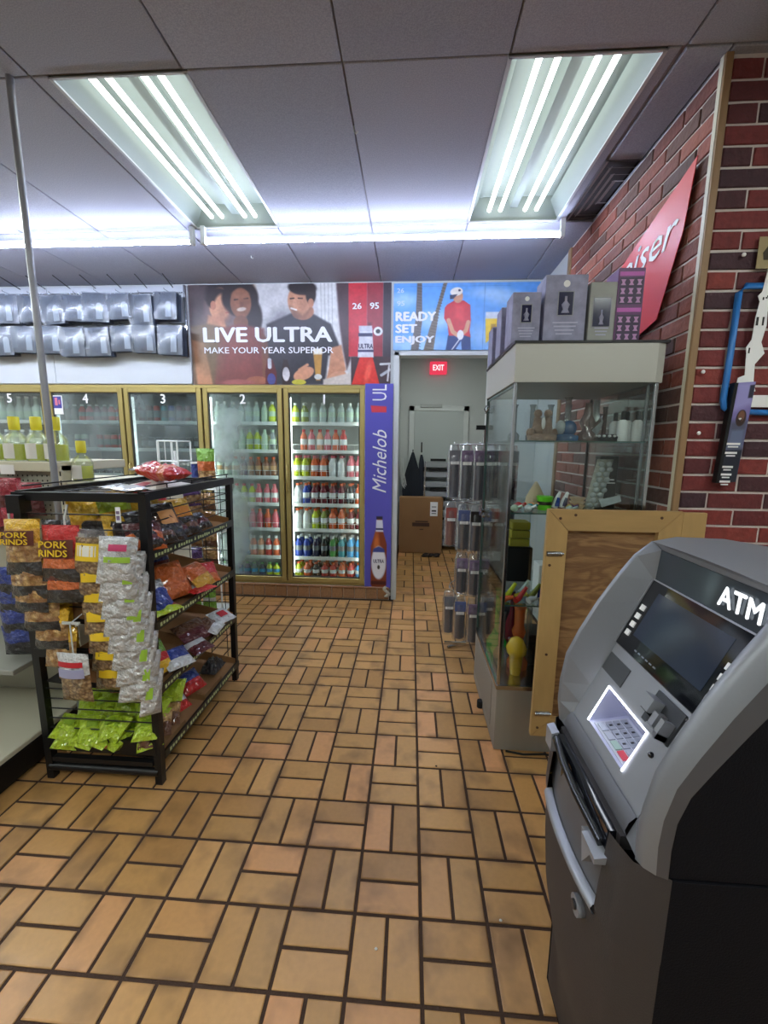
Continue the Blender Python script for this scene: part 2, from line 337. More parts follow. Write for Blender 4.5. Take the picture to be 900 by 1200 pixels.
# ------------------------------------------------------------------ ceiling panels in a dark grid
ZC = 2.82
M_ceil = ramp_mat('ceiling_panel', [S(150, 151, 164), S(146, 147, 160), S(154, 155, 167), S(148, 150, 163)], .8, .25, 220, bdist=.002)
ceiling = struct('ceiling', MB().box(-6.2, 3.6, -4.2, 2.72, ZC+.16, ZC+.2).box(-.24, 1.05, 2.72, 5.0, 2.72, 2.78), mat('ceiling_void', S(60, 58, 60), .9))
GX = [-6.2]+[-.34+.605*k for k in range(-9, 7)]; GY = [-4.2]+[.67+1.14*k for k in range(-4, 2)]+[2.70]
FIX = [(.265, .682), (-1.48, .682), (-3.235, .682), (-4.98, .682), (.265, -2.73), (-1.48, -2.73), (-3.235, -2.73), (1.46, -1.59), (-.34-.605*7, -1.59)]
FIX = [(a, b) for a, b in FIX]
FW, FL = .545, 1.105
VENT = (.78, 1.99, 1.26, 1.80)
def cut(x0, x1, y0, y1):
    """leave out what a fixture or the vent takes"""
    r = [(x0, x1, y0, y1)]
    for hx0, hx1, hy0, hy1 in [(fx, fx+FW, fy, fy+FL) for fx, fy in FIX]+[(.86, 1.03, 1.255, 1.80)]:
        o = []
        for a, b, c, d in r:
            if b <= hx0+.002 or a >= hx1-.002 or d <= hy0+.002 or c >= hy1-.002: o.append((a, b, c, d)); continue
            if a < hx0: o.append((a, hx0, c, d))
            if b > hx1: o.append((hx1, b, c, d))
            if c < hy0: o.append((max(a, hx0), min(b, hx1), c, hy0))
            if d > hy1: o.append((max(a, hx0), min(b, hx1), hy1, d))
        r = o
    return [q for q in r if q[1]-q[0] > .02 and q[3]-q[2] > .02]
for i in range(len(GX)-1):
    for j in range(len(GY)-1):
        for q in cut(GX[i], GX[i+1], GY[j], GY[j+1]):
            cx, cy = (q[0]+q[1])/2, (q[2]+q[3])/2
            z = ZC+rnd.uniform(0, .003)
            b = MB().bbox(q[0]+.0035, q[1]-.0035, q[2]+.0035, q[3]-.0035, z, z+.014, .003)
            b.build('ceiling_panel', M_ceil, ceiling)
M_grid = mat('ceiling_grid_bar', S(128, 124, 127), .7)
# bars are cut around fixtures: build them as short runs
gb = MB()
def clear(x, y): return not any(fx+.01 < x < fx+FW-.01 and fy+.01 < y < fy+FL-.01 for fx, fy in FIX)
for x in GX[1:]:
    for j in range(68):
        y = -4.15+j*.1
        if clear(x, y) and y < 2.65: gb.box(x-.012, x+.012, y-.05, y+.05, ZC+.012, ZC+.03)
for y in GY[1:-1]:
    for i in range(94):
        x = -6.1+i*.1
        if clear(x, y): gb.box(x-.05, x+.05, y-.012, y+.012, ZC+.013, ZC+.031)
put(gb.build('ceiling_grid', M_grid, ceiling), None, None, None, 'stuff')
# small hooks and a fastener on the ceiling
for x, y, lab in ((-.34, .985, 'small metal hook in the ceiling seam between the two light fixtures'), (-1.27, 2.18, 'small white ceiling hook behind the hanging light strip, above the people poster')):
    h = MB().tube([(x, y, ZC+.01), (x, y, ZC-.012), (x+.010, y, ZC-.022), (x+.018, y, ZC-.012)], .003, 5); o = h.build('ceiling_hook', M_white, None, (x, y, ZC)); put(o, lab, 'hook')

# ------------------------------------------------------------------ walls
M_bricks = ramp_mat('brick_face', [S(110, 42, 42), S(124, 48, 44), S(88, 38, 42), S(64, 38, 46), S(116, 46, 46), S(100, 40, 42), S(130, 54, 48), S(74, 40, 46), S(96, 42, 44), S(112, 46, 46)], .75, .9, 45, bdist=.008)
M_bricks2 = ramp_mat('brick_face_side_lit', [S(132, 76, 62), S(144, 84, 68), S(116, 68, 58), S(88, 64, 58), S(140, 78, 64), S(124, 72, 60), S(150, 92, 76), S(98, 70, 62), S(120, 72, 62)], .75, .8, 45, bdist=.006)  # paler, browner copy of the bricks, the wash of light painted in
BL, BH, MJ = .220, .0702, .0050
_bm = {}
def brick_mesh(w, h, axis, m):
    k = (round(w, 3), round(h, 3), axis, rnd.randrange(3))
    if k in _bm: return _bm[k]
    b = MB(); r = random.Random(hash(k[:2]) % 997+k[3]*13)
    d = .003; c = .0025; x = w/2; z = h/2; j = lambda: r.uniform(-.0016, .0016)
    ring0 = [(-x, 0, -z), (x, 0, -z), (x, 0, z), (-x, 0, z)]
    ring1 = [(-x+j(), -d, -z+j()), (x+j(), -d, -z+j()), (x+j(), -d, z+j()), (-x+j(), -d, z+j())]
    top = []
    for zz in (-z+c, 0, z-c):
        for xx in (-x+c, 0, x-c): top.append((xx+j(), -d-c-abs(j())*1.5, zz+j()))
    vs = ring0+ring1+top
    fs = [(i, (i+1) % 4, 4+(i+1) % 4, 4+i) for i in range(4)]+[(8, 9, 12, 11), (9, 10, 13, 12), (11, 12, 15, 14), (12, 13, 16, 15)]
    fs += [(4, 5, 10, 9, 8), (5, 6, 16, 13, 10), (6, 7, 14, 15, 16), (7, 4, 8, 11, 14)]
    b.add(vs, fs)
    if axis == 'x':       # face towards -X, length along Y
        b.v = [(p[1], -p[0], p[2]) for p in b.v]
    _bm[k] = b.mesh('brick', m); return _bm[k]
def brick_field(parent, a0, a1, z0, z1, place, axis, m, phase=0, skip=None, zoff=0):
    row = 0; z = z1-zoff; n = 0
    while z > z0+.02:
        zb = max(z-BH, z0); h = z-zb-2*MJ
        x = a0-(BL/2 if (row+phase) % 2 else 0)
        if h > .015:
            while x < a1-.01:
                s, e = max(x, a0)+MJ, min(x+BL, a1)-MJ
                if e-s > .02 and not (skip and skip((s+e)/2, (z+zb)/2)):
                    link('brick', brick_mesh(e-s, h, axis, m), parent, place((s+e)/2, (z+zb)/2)); n += 1
                x += BL
        z = zb; row += 1
    return n
XW, YF = 1.03, .70
wall_front = struct('wall_front_right', MB().box(XW+.005, 3.6, YF+.006, YF+.10, 0, ZC), M_mortar)
n1 = brick_field(wall_front, XW+.02, 2.3, 0, ZC-.012, lambda a, z: (a, YF+.006, z), 'z', M_bricks, 1)
wall_right = struct('wall_right', MB().box(XW+.006, XW+.10, YF+.10, 2.14, 0, ZC).box(XW+.005, XW+.10, 2.18, 5.0, 0, ZC), [M_mortar])
n2 = brick_field(wall_right, YF+.01, 2.13, .0, ZC-.008, lambda a, z: (XW+.006, a, z), 'x', M_bricks2, 0, skip=lambda y, z: z < .55)
wall_right.data.materials.append(M_wall)
for p in wall_right.data.polygons:
    if p.center.y > 2.5 or all(wall_right.data.vertices[v].co.y > 2.17 for v in p.vertices): p.material_index = 1
print('bricks', n1, n2)
put(MB().bbox(XW-.012, XW+.014, YF-.014, YF+.016, 0, ZC-.004, .002).build('trim_1', M_wood), None, None, None, 'structure')
MB().box(XW-.0135, XW-.011, YF-.002, YF+.017, 0, ZC-.004).build('trim_edge', M_cream, bpy.data.objects['trim_1'])
put(MB().bbox(XW-.008, XW+.02, 2.13, 2.18, 0, ZC-.004, .002).build('trim_2', M_wood), None, None, None, 'structure')
XO, YB = -.22, 2.70           # passage's left side, back wall plane
CX0 = -4.21
wall_back = struct('wall_back', MB().box(-6.2, XO, YB, YB+.08, 1.965, ZC).box(XO, XW, YB, YB+.08, 2.25, ZC).box(.645, XW, YB, YB+.08, 0, 2.25).box(-6.2, CX0, YB, YB+.08, 0, 1.965), M_wall)
struct('wall_back_room', MB().box(XO-.1, XW+.1, 4.9, 5.0, 0, ZC), M_wall)
struct('wall_passage_left', MB().box(XO-.06, XO, YB+.08, 4.9, 0, ZC), M_wall)
struct('wall_left', MB().box(-6.2, -6.1, -4.2, 2.7, 0, ZC), M_wall)
struct('wall_rear', MB().box(-6.2, 3.6, -4.3, -4.2, 0, ZC), M_wall)
struct('wall_right_near', MB().box(3.3, 3.6, -4.2, YF, 0, ZC), M_wall)
# door frame of the passage: casing strips
put(MB().bbox(XO-.002, XO+.045, YB-.02, YB+.10, 0, 2.25, .003).build('trim_3', M_white), None, None, None, 'structure')
put(MB().bbox(.60, .65, YB-.02, YB+.10, 0, 2.25, .003).build('trim_4', M_white), None, None, None, 'structure')
put(MB().bbox(XO, .65, YB-.02, YB+.10, 2.215, 2.25, .003).build('trim_5', M_white), None, None, None, 'structure')
# door at the end of the passage
d1 = struct('door_1', MB().bbox(-.02, .66, 4.855, 4.895, .01, 1.93, .004), mat('grey_door_paint', S(172, 178, 176), .5))
MB().bbox(-.09, -.02, 4.845, 4.90, 0, 2.0).bbox(.66, .73, 4.845, 4.90, 0, 2.0).bbox(-.09, .73, 4.845, 4.90, 1.93, 2.0).build('door_casing', M_white, d1)
MB().bbox(.06, .36, 4.83, 4.855, 1.975, 2.02).build('door_closer', mat('closer_grey', S(150, 152, 150), .4, .6), d1)
MB().tube([(.60, 4.85, .98), (.60, 4.81, .98), (.52, 4.81, .98)], .01).build('door_handle', M_chrome, d1)
# tile base under the coolers
base = struct('baseboard_back', MB().box(-3.4, -.24, 2.668, 2.73, 0, .122), M_mortar)
M_btile = ramp_mat('base_tile', [S(150, 112, 78), S(140, 104, 72), S(158, 118, 84), S(146, 106, 70)], .4, .2, 50, const=False, bdist=.002)
bt = MB().bbox(-.052, .052, -.012, 0, -.052, .052, .004); bt.add([], []); btm = bt.mesh('tile', M_btile)
for k in range(29): link('tile', btm, base, (-.295-k*.1085, 2.670, .058))
ct = MB().bbox(-3.4, -.24, 2.652, 2.672, .112, .128, .004); ct.build('base_cap', M_btile, base)

# ------------------------------------------------------------------ ceiling light fixtures
M_refl = mat('white_enamel_reflector', S(134, 144, 140), .55, .1)
M_tube_boost = emit('fluorescent_tube_glow_boosted', (.95, 1.0, .97, 1), TUBE_BOOST)  # far stronger than the seen tubes, boosted to brighten the room
M_tube = emit('fluorescent_tube_glow', (.93, 1.0, .97, 1), TUBE)
M_frame = mat('light_frame', S(190, 192, 194), .5, .3)
def fixture(x, y, label, tm=None):
    t = thing('ceiling_light', label, 'light', (x+FW/2, y+FL/2, ZC), 'recessed four-tube ceiling lights')
    z0, z1 = ZC+.004, ZC+.125; w = FW; l = FL
    m = MB(); m.box(x, x+w, y, y+l, z1, z1+.01)
    for a, b in ((0, .055), (w, w-.055)): m.add([(x+a, y, z0), (x+a, y+l, z0), (x+b, y+l, z1-.02), (x+b, y, z1-.02)], [(0, 1, 2, 3)])
    m.add([(x, y, z0), (x+w, y, z0), (x+w, y+.03, z1), (x, y+.03, z1)], [(0, 1, 2, 3)]).add([(x, y+l, z0), (x+w, y+l, z0), (x+w, y+l-.03, z1), (x, y+l-.03, z1)], [(0, 3, 2, 1)])
    m.build('reflector', M_refl, t)
    r = MB()
    for cx, hw in ((.5*w, .045),):
        r.add([(x+cx-hw, y+.02, z1), (x+cx-hw*.5, y+.02, z1-.055), (x+cx+hw*.5, y+.02, z1-.055), (x+cx+hw, y+.02, z1)]+[(x+cx-hw, y+l-.02, z1), (x+cx-hw*.5, y+l-.02, z1-.055), (x+cx+hw*.5, y+l-.02, z1-.055), (x+cx+hw, y+l-.02, z1)],
              [(0, 1, 5, 4), (1, 2, 6, 5), (2, 3, 7, 6)])
    r.build('ballast_cover', M_refl, t)
    f = MB()
    f.box(x-.004, x+.010, y-.004, y+l+.004, ZC-.001, ZC+.006).box(x+w-.010, x+w+.004, y-.004, y+l+.004, ZC-.001, ZC+.006).box(x, x+w, y-.006, y+.003, ZC-.001, ZC+.004).box(x, x+w, y+l-.006, y+l+.006, ZC-.001, ZC+.006)
    f.build('frame', M_frame, t)
    for fr in (.225, .35, .62, .745):
        tb = MB().tube([(x+fr*w, y+.035, z0+.045), (x+fr*w, y+l-.035, z0+.045)], .0125, 8); tb.build('tube', tm or M_tube, t)
    return t
labs = ['four-tube recessed ceiling light at the right, nearest the brick wall', 'four-tube recessed ceiling light at the left, in front of the people poster',
        'recessed ceiling light whose tube end just shows at the left edge of the photo', 'recessed ceiling light far to the left over the coolers',
        'recessed ceiling light behind the camera, on the right', 'recessed ceiling light behind the camera, in the middle', 'recessed ceiling light behind the camera, on the left',
        'recessed ceiling light over the machine side behind the camera', 'recessed ceiling light over the far left aisle behind the camera']
for (x, y), lb in zip(FIX, labs): fixture(x, y, lb, M_tube_boost if y < 0 or x < -3 else None)
pl_ = thing('passage_fill_light', 'added fill lamp inside the passage, hidden above the opening', 'light', (.2, 3.5, 2.72)); MB().box(-.05, .45, 3.1, 3.9, 2.68, 2.715).build('fill_lamp_body', M_white, pl_); MB().box(-.03, .43, 3.12, 3.88, 2.674, 2.68).build('diffuser', emit('passage_fill_glow', (.93, 1, .97, 1), 8.0), pl_)  # unseen lamp added only to brighten the dark passage
M_strip = emit('strip_light_glow', (.66, .75, 1.0, 1), STRIP)
M_plas = mat('strip_body', S(200, 205, 210), .4)
for x0, x1, lb in ((-2.86, -1.50, 'left glowing strip light under the ceiling, above the hanging tool packs'), (-1.425, .838, 'long right glowing strip light under the ceiling, ending by the brick wall'), (-5.2, -2.90, 'glowing strip light running out of the photo at the left edge')):
    t = thing('strip_light', lb, 'light', ((x0+x1)/2, 1.86, ZC), 'strip lights under the ceiling')
    MB().box(x0, x1, 1.760, 1.772, ZC-.078, ZC-.062).build('strip_housing', M_plas, t)
    MB().tube([(x0+.01, 1.766, ZC-.090), (x1-.01, 1.766, ZC-.090)], .0115, 8).build('tube', M_strip, t)
    [MB().box(a-.013, a+.013, 1.75, 1.782, ZC-.105, ZC).build('end_cap', M_plas, t) for a in (x0, x1)]
# vent: nested square louvres
v = thing('ceiling_vent', 'square metal air vent with nested louvres beside the brick wall', 'vent', (.945, 1.53, ZC))
MB().box(.862, 1.028, 1.257, 1.798, ZC+.02, ZC+.03).build('vent_back', mat('vent_back', S(90, 90, 96), .7), v)
M_vent = mat('vent_metal', S(176, 176, 180), .6)
for k in range(4):
    i = k*.036; a, b, c, d = .862+i, 1.03, 1.257+i*1.6, 1.80-i*1.6
    m = MB()
    for p, q in (((a, c), (b, c)), ((a, d), (b, d))): m.add([(p[0], p[1]-.012, ZC-.006+k*.004), (q[0], q[1]-.012, ZC-.006+k*.004), (q[0], q[1]+.012, ZC+.014), (p[0], p[1]+.012, ZC+.014)], [(0, 1, 2, 3)])
    m.add([(a-.0, c-.012, ZC-.006+k*.004), (a-.0, d+.012, ZC-.006+k*.004), (a+.024, d, ZC+.014), (a+.024, c, ZC+.014)], [(0, 1, 2, 3)])
    m.build('louvre', M_vent, v)
# thin ceiling-to-floor pole
po = thing('pole', 'slim grey metal pole running from ceiling down behind the snack rack', 'pole', (-1.625, .66, 0))
MB().tube([(-1.625, .66, 0), (-1.625, .66, ZC)], .013, 8).build('pole_tube', mat('pole_grey', S(150, 152, 158), .4, .5), po)

# ------------------------------------------------------------------ walk-in coolers
M_glassd = film('cooler_glass', (.93, .97, .96, 1), .06)
M_fog = film('fogged_cooler_glass', (.9, .96, .95, 1), .06, body=.2, bcol=(.62, .70, .68, 1), fog=(2.6, .10))
M_haze = film('hazy_cooler_glass', (.85, .92, .92, 1), .10, body=.12, bcol=(.45, .52, .52, 1), fog=(.4, .28))  # pale haze in the glass imitates reflections on the middle cooler
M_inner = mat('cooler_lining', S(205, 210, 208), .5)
M_innerd = mat('cooler_lining_dim', S(118, 124, 128), .5)  # darker copy of the lining, shade of the dimmer coolers painted in
M_shelf = mat('white_wire', S(225, 228, 226), .4)
DW = .745; ZB, ZT = .14, 1.945
frame_t = put(thing('cooler_surround', 'brass coloured metal surround running along the whole row of cooler doors', 'frame', (-2.3, 2.69, ZB)), None, None)
m = MB().box(CX0-.0, -.462, 2.688, 2.72, ZT-.004, ZT+.022).box(CX0, -.462, 2.688, 2.72, ZB-.014, ZB+.01).box(-.472, -.455, 2.68, 2.72, ZB-.014, ZT+.02)
m.build('surround_rail', M_brass, frame_t)
for i in range(5):
    x = -.468-DW*i-DW; MB().box(x-.012, x+.012, 2.70, 2.75, ZB, ZT).build('mullion', M_brassd, frame_t)
put(MB().bbox(XO-.252, XO-.004, 2.668, 2.90, .10, 1.975).build('trim_6', M_white), None, None, None, 'structure')
def bottle_mesh(kind, c_body, c_label, c_cap, h=.20, r=.033):
    b = MB()
    if kind == 'bottle':
        prof = [(r*.9, 0), (r, h*.04), (r, h*.3), (r*.93, h*.36), (r*.93, h*.52), (r, h*.58), (r*.95, h*.68), (r*.45, h*.84), (r*.40, h*.90)]
        b.use(0).lathe(prof, seg=10, cap=False); b.use(1).lathe([(r*.985, h*.33), (r*.985, h*.56)], seg=10, cap=False); b.use(2).lathe([(r*.48, h*.88), (r*.50, h*.995), (r*.40, h)], seg=10)
    elif kind == 'can':
        b.use(0).lathe([(r*.8, 0), (r, h*.05), (r, h*.92), (r*.82, h*.985)], seg=10, cap=False); b.use(2).lathe([(r*.82, h*.985), (r*.8, h)], seg=10); b.use(1).lathe([(r*1.01, h*.3), (r*1.01, h*.7)], seg=10, cap=False)
    else:   # slim long-neck
        b.use(0).lathe([(r*.95, 0), (r, h*.03), (r, h*.52), (r*.5, h*.70), (r*.42, h*.93)], seg=10, cap=False); b.use(1).lathe([(r*1.01, h*.14), (r*1.01, h*.42)], seg=10, cap=False); b.use(2).lathe([(r*.46, h*.92), (r*.46, h)], seg=10)
    return b.mesh(kind, [c_body, c_label, c_cap])
CLR = {'white': (222, 226, 226), 'clear': (170, 186, 180), 'blue': (34, 66, 160), 'navy': (24, 30, 74), 'dark': (30, 28, 32), 'maroon': (110, 26, 44), 'red': (190, 44, 40), 'orange': (214, 96, 48), 'lime': (186, 200, 40),
       'yellow': (214, 190, 60), 'green': (70, 150, 66), 'teal': (60, 150, 160), 'sky': (70, 160, 214), 'pink': (206, 96, 110), 'brown': (120, 70, 44), 'olive': (130, 140, 60), 'frost': (178, 200, 178), 'purple': (100, 60, 130), 'grey': (120, 124, 128), 'tan': (180, 140, 96), 'peach': (220, 150, 110)}
def cm(n, d=False):
    c = CLR[n]; k = .8 if d else 1
    return mat('liquid_'+n+('_dim' if d else ''), S(c[0]*k, c[1]*k, c[2]*k), .22, coat=.5)
_bt = {}
def item(kind, c, lab, cap, h, r):
    k = (kind, c, lab, cap, h, r)
    if k not in _bt: _bt[k] = bottle_mesh(kind, cm(c), cm(lab), cm(cap), h, r)
    return _bt[k]
SH = [1.64, 1.385, 1.14, .884, .64, .364, .160]
DOORS = {
 1: [('bottle', 'lime olive clear clear clear clear clear clear', 'frost', 'white', .19, 'pale'), ('bottle', '- orange pink peach pink orange red - -', 'white', 'red', .205, 'small'),
     ('bottle', 'lime lime orange orange white white pink pink', 'white', 'pink', .21, ''), ('bottle', 'white blue maroon maroon maroon maroon dark orange', 'white', 'orange', .205, ''),
     ('bottle', 'white white lime olive orange orange maroon maroon', 'white', 'orange', .205, ''), ('bottle', 'blue blue navy dark green teal sky sky', 'grey', 'white', .21, ''),
     ('bottle', 'lime orange dark red red orange red sky', 'white', 'orange', .155, 'squat')],
 2: [('bottle', 'clear clear clear clear clear clear frost lime lime', 'frost', 'white', .20, 'tall'), ('bottle', 'frost frost frost frost lime lime frost grey frost', 'frost', 'frost', .20, 'frosted'),
     ('bottle', 'frost frost frost brown brown brown brown brown brown', 'tan', 'orange', .19, ''), ('bottle', 'frost frost frost lime lime pink pink pink frost', 'white', 'pink', .19, ''),
     ('bottle', 'frost frost lime lime pink pink orange pink sky', 'pink', 'orange', .19, ''), ('bottle', 'frost grey grey sky orange peach red orange purple', 'white', 'white', .20, ''),
     ('bottle', 'clear blue blue purple grey navy lime lime lime', 'sky', 'green', .14, 'squat')],
 3: [('can', 'maroon maroon red teal blue maroon maroon dark maroon', 'grey', 'grey', .16, 'tall'), ('can', 'dark dark dark dark dark dark dark dark dark', 'grey', 'white', .12, 'black'),
     ('can', 'grey grey tan - - dark dark grey grey', 'grey', 'white', .13, ''), ('can', 'pink pink pink maroon maroon pink white white pink', 'grey', 'white', .16, ''), ('can', 'dark dark blue blue grey grey dark dark grey', 'grey', 'white', .14, '')],
 4: [('bottle', 'grey grey red pink maroon maroon red red red', 'grey', 'white', .17, 'dim'), ('can', 'grey frost frost grey red red red pink grey', 'grey', 'white', .14, ''),
     ('can', 'dark dark dark navy dark navy dark dark navy', 'grey', 'white', .13, 'dark'), ('can', 'dark dark blue dark grey blue dark grey dark', 'white', 'white', .14, ''), ('can', 'red grey dark red grey dark red dark grey', 'grey', 'white', .14, '')],
 5: [('long-neck', 'clear clear clear clear clear clear clear clear', 'frost', 'white', .24, 'tall'), ('bottle', 'frost grey frost grey frost grey frost grey', 'white', 'white', .18, ''), ('can', 'grey dark grey dark grey dark grey dark', 'white', 'white', .14, '')]}
DN = {1: 'rightmost', 2: 'second-from-right', 3: 'middle', 4: 'second-from-left', 5: 'leftmost'}
LEV = ['top', 'second', 'third', 'fourth', 'fifth', 'sixth', 'bottom']
CW = {'white': 'white', 'clear': 'clear', 'frost': 'frosted pale green', 'sky': 'light blue', 'dark': 'near-black', 'tan': 'tan'}
for d in range(1, 6):
    x1 = -.468-DW*(d-1); x0 = x1-DW; xc = (x0+x1)/2
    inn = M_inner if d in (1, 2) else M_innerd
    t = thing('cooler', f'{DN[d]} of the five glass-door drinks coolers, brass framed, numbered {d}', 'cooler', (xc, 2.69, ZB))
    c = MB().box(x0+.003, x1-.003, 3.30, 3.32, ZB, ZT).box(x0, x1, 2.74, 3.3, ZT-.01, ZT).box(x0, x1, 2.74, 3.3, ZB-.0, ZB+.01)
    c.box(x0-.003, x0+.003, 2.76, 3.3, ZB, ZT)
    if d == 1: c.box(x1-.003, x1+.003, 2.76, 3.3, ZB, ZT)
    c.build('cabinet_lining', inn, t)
    fw = .042; m = MB(); y0, y1 = 2.672, 2.70; a, b_ = x0+.008, x1-.008
    for q in ((a, a+fw, ZB+.012, ZT-.006), (b_-fw, b_, ZB+.012, ZT-.006), (a+fw, b_-fw, ZT-.046, ZT-.006), (a+fw, b_-fw, ZB+.012, ZB+.055)): m.bbox(q[0], q[1], y0, y1, q[2], q[3], .004)
    door = m.build('door', M_brass, t)
    m = MB()
    for q in ((a+fw, a+fw+.012, ZB+.055, ZT-.046), (b_-fw-.012, b_-fw, ZB+.055, ZT-.046), (a+fw, b_-fw, ZT-.056, ZT-.046), (a+fw, b_-fw, ZB+.055, ZB+.065)): m.box(q[0], q[1], 2.682, 2.70, q[2], q[3])
    m.build('gasket', mat('dark_gasket', S(58, 56, 50), .6), door)
    gz = MB().box(a+fw, b_-fw, 2.690, 2.693, ZB+.055, ZT-.046); gz.build('glass', {2: M_fog, 4: M_haze, 3: M_haze}.get(d, M_glassd), door, (b_-fw if d in (3, 4) else xc+.10, 2.691, 1.0))
    text('door_number', str(d), (xc, 2.688, 1.845), (1, 0, 0), (0, 0, 1), None, .085, M_txtw, door, .02)
    MB().tube([(a+.02, 2.665, 1.02), (a+.02, 2.645, 1.04), (a+.02, 2.645, 1.24), (a+.02, 2.665, 1.26)], .008, 6).build('handle', M_brass, door)
    led = MB().box(x1-.055, x1-.035, 2.735, 2.75, ZB+.08, ZT-.08).box(x0+.035, x0+.055, 2.735, 2.75, ZB+.08, ZT-.08)
    led.build('interior_lamp', emit(f'cooler_lamp_{d}', (.90, 1.0, .98, 1), COOLER_LED[d-1]), t)
    rows = DOORS[d]
    for li in range(7):
        z = SH[li]
        if li < 6 or d > 2:
            s = MB(); s.box(x0+.05, x1-.05, 2.775, 3.28, z-.010, z-.004); s.box(x0+.05, x1-.05, 2.762, 2.775, z-.020, z+.012)
            if d in (1, 2) and 0 < li < 5:
                for k in range(13): s.tube([(x0+.06+k*(DW-.12)/12, 2.768, z), (x0+.06+k*(DW-.12)/12, 2.768, z+.06)], .0015, 4)
                s.tube([(x0+.05, 2.768, z+.06), (x1-.05, 2.768, z+.06)], .002, 4)
            s.build('shelf', M_shelf, t)
        if li >= len(rows): continue
        kind, cols, lab, cap, h, adj = rows[li]; cols = cols.split(); n = len(cols); r = .037 if h > .17 or kind == 'bottle' else .031
        if n == 9: r *= .93
        w = (x1-x0-.15)/(n-1)
        for k, cc in enumerate(cols):
            if cc == '-': continue
            zz = z-.004 if li < 6 or d > 2 else ZB+.012
            kd = 'drink_'+('can' if kind == 'can' else 'bottle')
            nm = 'can' if kind == 'can' else 'bottle'
            o = link(kd, item(kind, cc, lab, cap, h, r), None, (x0+.075+k*w+rnd.uniform(-.003, .003), 2.82+rnd.uniform(0, .008), zz))
            o.rotation_euler = (0, 0, rnd.uniform(0, 6))
            put(o, f'{CW.get(cc, cc)} {nm}, {ORD[k]} from left on {LEV[li]} shelf of the {DN[d]} cooler', 'can' if kind == 'can' else 'bottle', f'drinks in the {DN[d]} cooler')
            if d == 1 and li in (2, 3, 4, 5, 6):
                o2 = link(kd, item(kind, cc, lab, cap, h, r), None, (x0+.075+k*w+.012, 2.90+rnd.uniform(0, .006), zz))
                put(o2, f'{CW.get(cc, cc)} {nm} behind the {ORD[k]} from left, {LEV[li]} shelf of the {DN[d]} cooler', 'bottle', f'drinks in the {DN[d]} cooler')
st = thing('door_sticker', 'small blue and red sticker on the glass of cooler 4, upper left', 'sticker', (-3.36, 2.686, 1.78))
MB().box(-3.40, -3.30, 2.684, 2.6875, 1.70, 1.87).build('sticker_paper', M_txtw, st)
MB().box(-3.392, -3.308, 2.6825, 2.684, 1.755, 1.862).build('print', mat('sticker_blue', S(60, 60, 140), .5), st)
MB().box(-3.37, -3.345, 2.6815, 2.6825, 1.78, 1.85).box(-3.335, -3.32, 2.6815, 2.6825, 1.79, 1.83).build('print_figure', mat('sticker_pink', S(200, 110, 130), .5), st)

# ------------------------------------------------------------------ posters on the back wall
M_print = vcol_mat('printed_vinyl', .42)
def poster(name, label, art, x0, x1, z0, z1, y, cat='poster'):
    t = thing(name, label, cat, ((x0+x1)/2, y, z0)); art.sheet('printed_sheet', (x0, y, z1), (1, 0, 0), (0, 0, -1), x1-x0, z1-z0, M_print, t); return t
A = Art(62, 780, 92, 455, 360, 182, (196, 194, 192))
A.poly([(0, 0), (330, 0), (330, 500), (0, 500)], (104, 84, 80), 40); A.ell(320, 105, 30, 22, (150, 120, 90), 0, .3)
A.poly([(300, 80), (540, 80), (560, 460), (330, 460)], (190, 188, 188), 20); A.poly([(520, 80), (590, 80), (590, 470), (540, 470)], (206, 206, 204), 6)
for x in (535, 548, 561, 574): A.line([(x, 92), (x+4, 455)], 3, (170, 170, 168), 2)
A.ell(160, 110, 60, 48, (40, 30, 34), 0, .15); A.poly([(62, 92), (130, 92), (110, 240), (62, 260)], (74, 60, 62), 20)
A.ell(172, 160, 36, 58, (190, 134, 102), 8); A.poly([(205, 150), (216, 165), (204, 178)], (196, 138, 108), 4); A.ell(165, 140, 42, 34, (44, 32, 34), -35, .2); A.ell(182, 170, 30, 46, (192, 138, 106), 8, .3)
A.ell(150, 165, 10, 16, (168, 108, 84)); A.line([(196, 192), (208, 190)], 5, (150, 70, 66)); A.line([(190, 148), (202, 146)], 4, (50, 34, 30))
A.poly([(130, 200), (185, 210), (200, 260), (120, 250)], (176, 120, 92), 8)
A.poly([(66, 240), (130, 232), (210, 250), (230, 460), (66, 460)], (96, 74, 54), 8); A.poly([(66, 290), (110, 300), (136, 460), (78, 460)], (184, 126, 92), 10)
A.ell(248, 140, 66, 66, (34, 24, 26), 10, .15); A.ell(298, 210, 28, 60, (36, 26, 28), 0, .3); A.ell(250, 158, 38, 54, (128, 82, 60)); A.ell(252, 180, 17, 7, (196, 176, 160), -8, .4); A.ell(252, 163, 7, 9, (112, 70, 52), 0, .6); A.ell(238, 160, 9, 12, (140, 90, 66), 0, .9, .7); A.line([(228, 146), (240, 144)], 5, (40, 26, 24)); A.line([(262, 142), (276, 141)], 5, (40, 26, 24)); A.ell(250, 128, 30, 16, (140, 92, 68), 0, .6)
A.ell(248, 226, 26, 24, (112, 70, 52)); A.poly([(170, 250), (240, 232), (330, 250), (352, 460), (140, 460)], (112, 58, 56), 12); A.ell(240, 350, 50, 90, (128, 66, 62), 0, .9, .6); A.poly([(320, 260), (350, 300), (360, 440), (320, 455)], (116, 74, 56), 8)
A.poly([(340, 235), (430, 196), (510, 200), (570, 235), (605, 330), (560, 350), (545, 455), (350, 455)], (48, 46, 54), 8); A.ell(470, 190, 40, 30, (160, 108, 82))
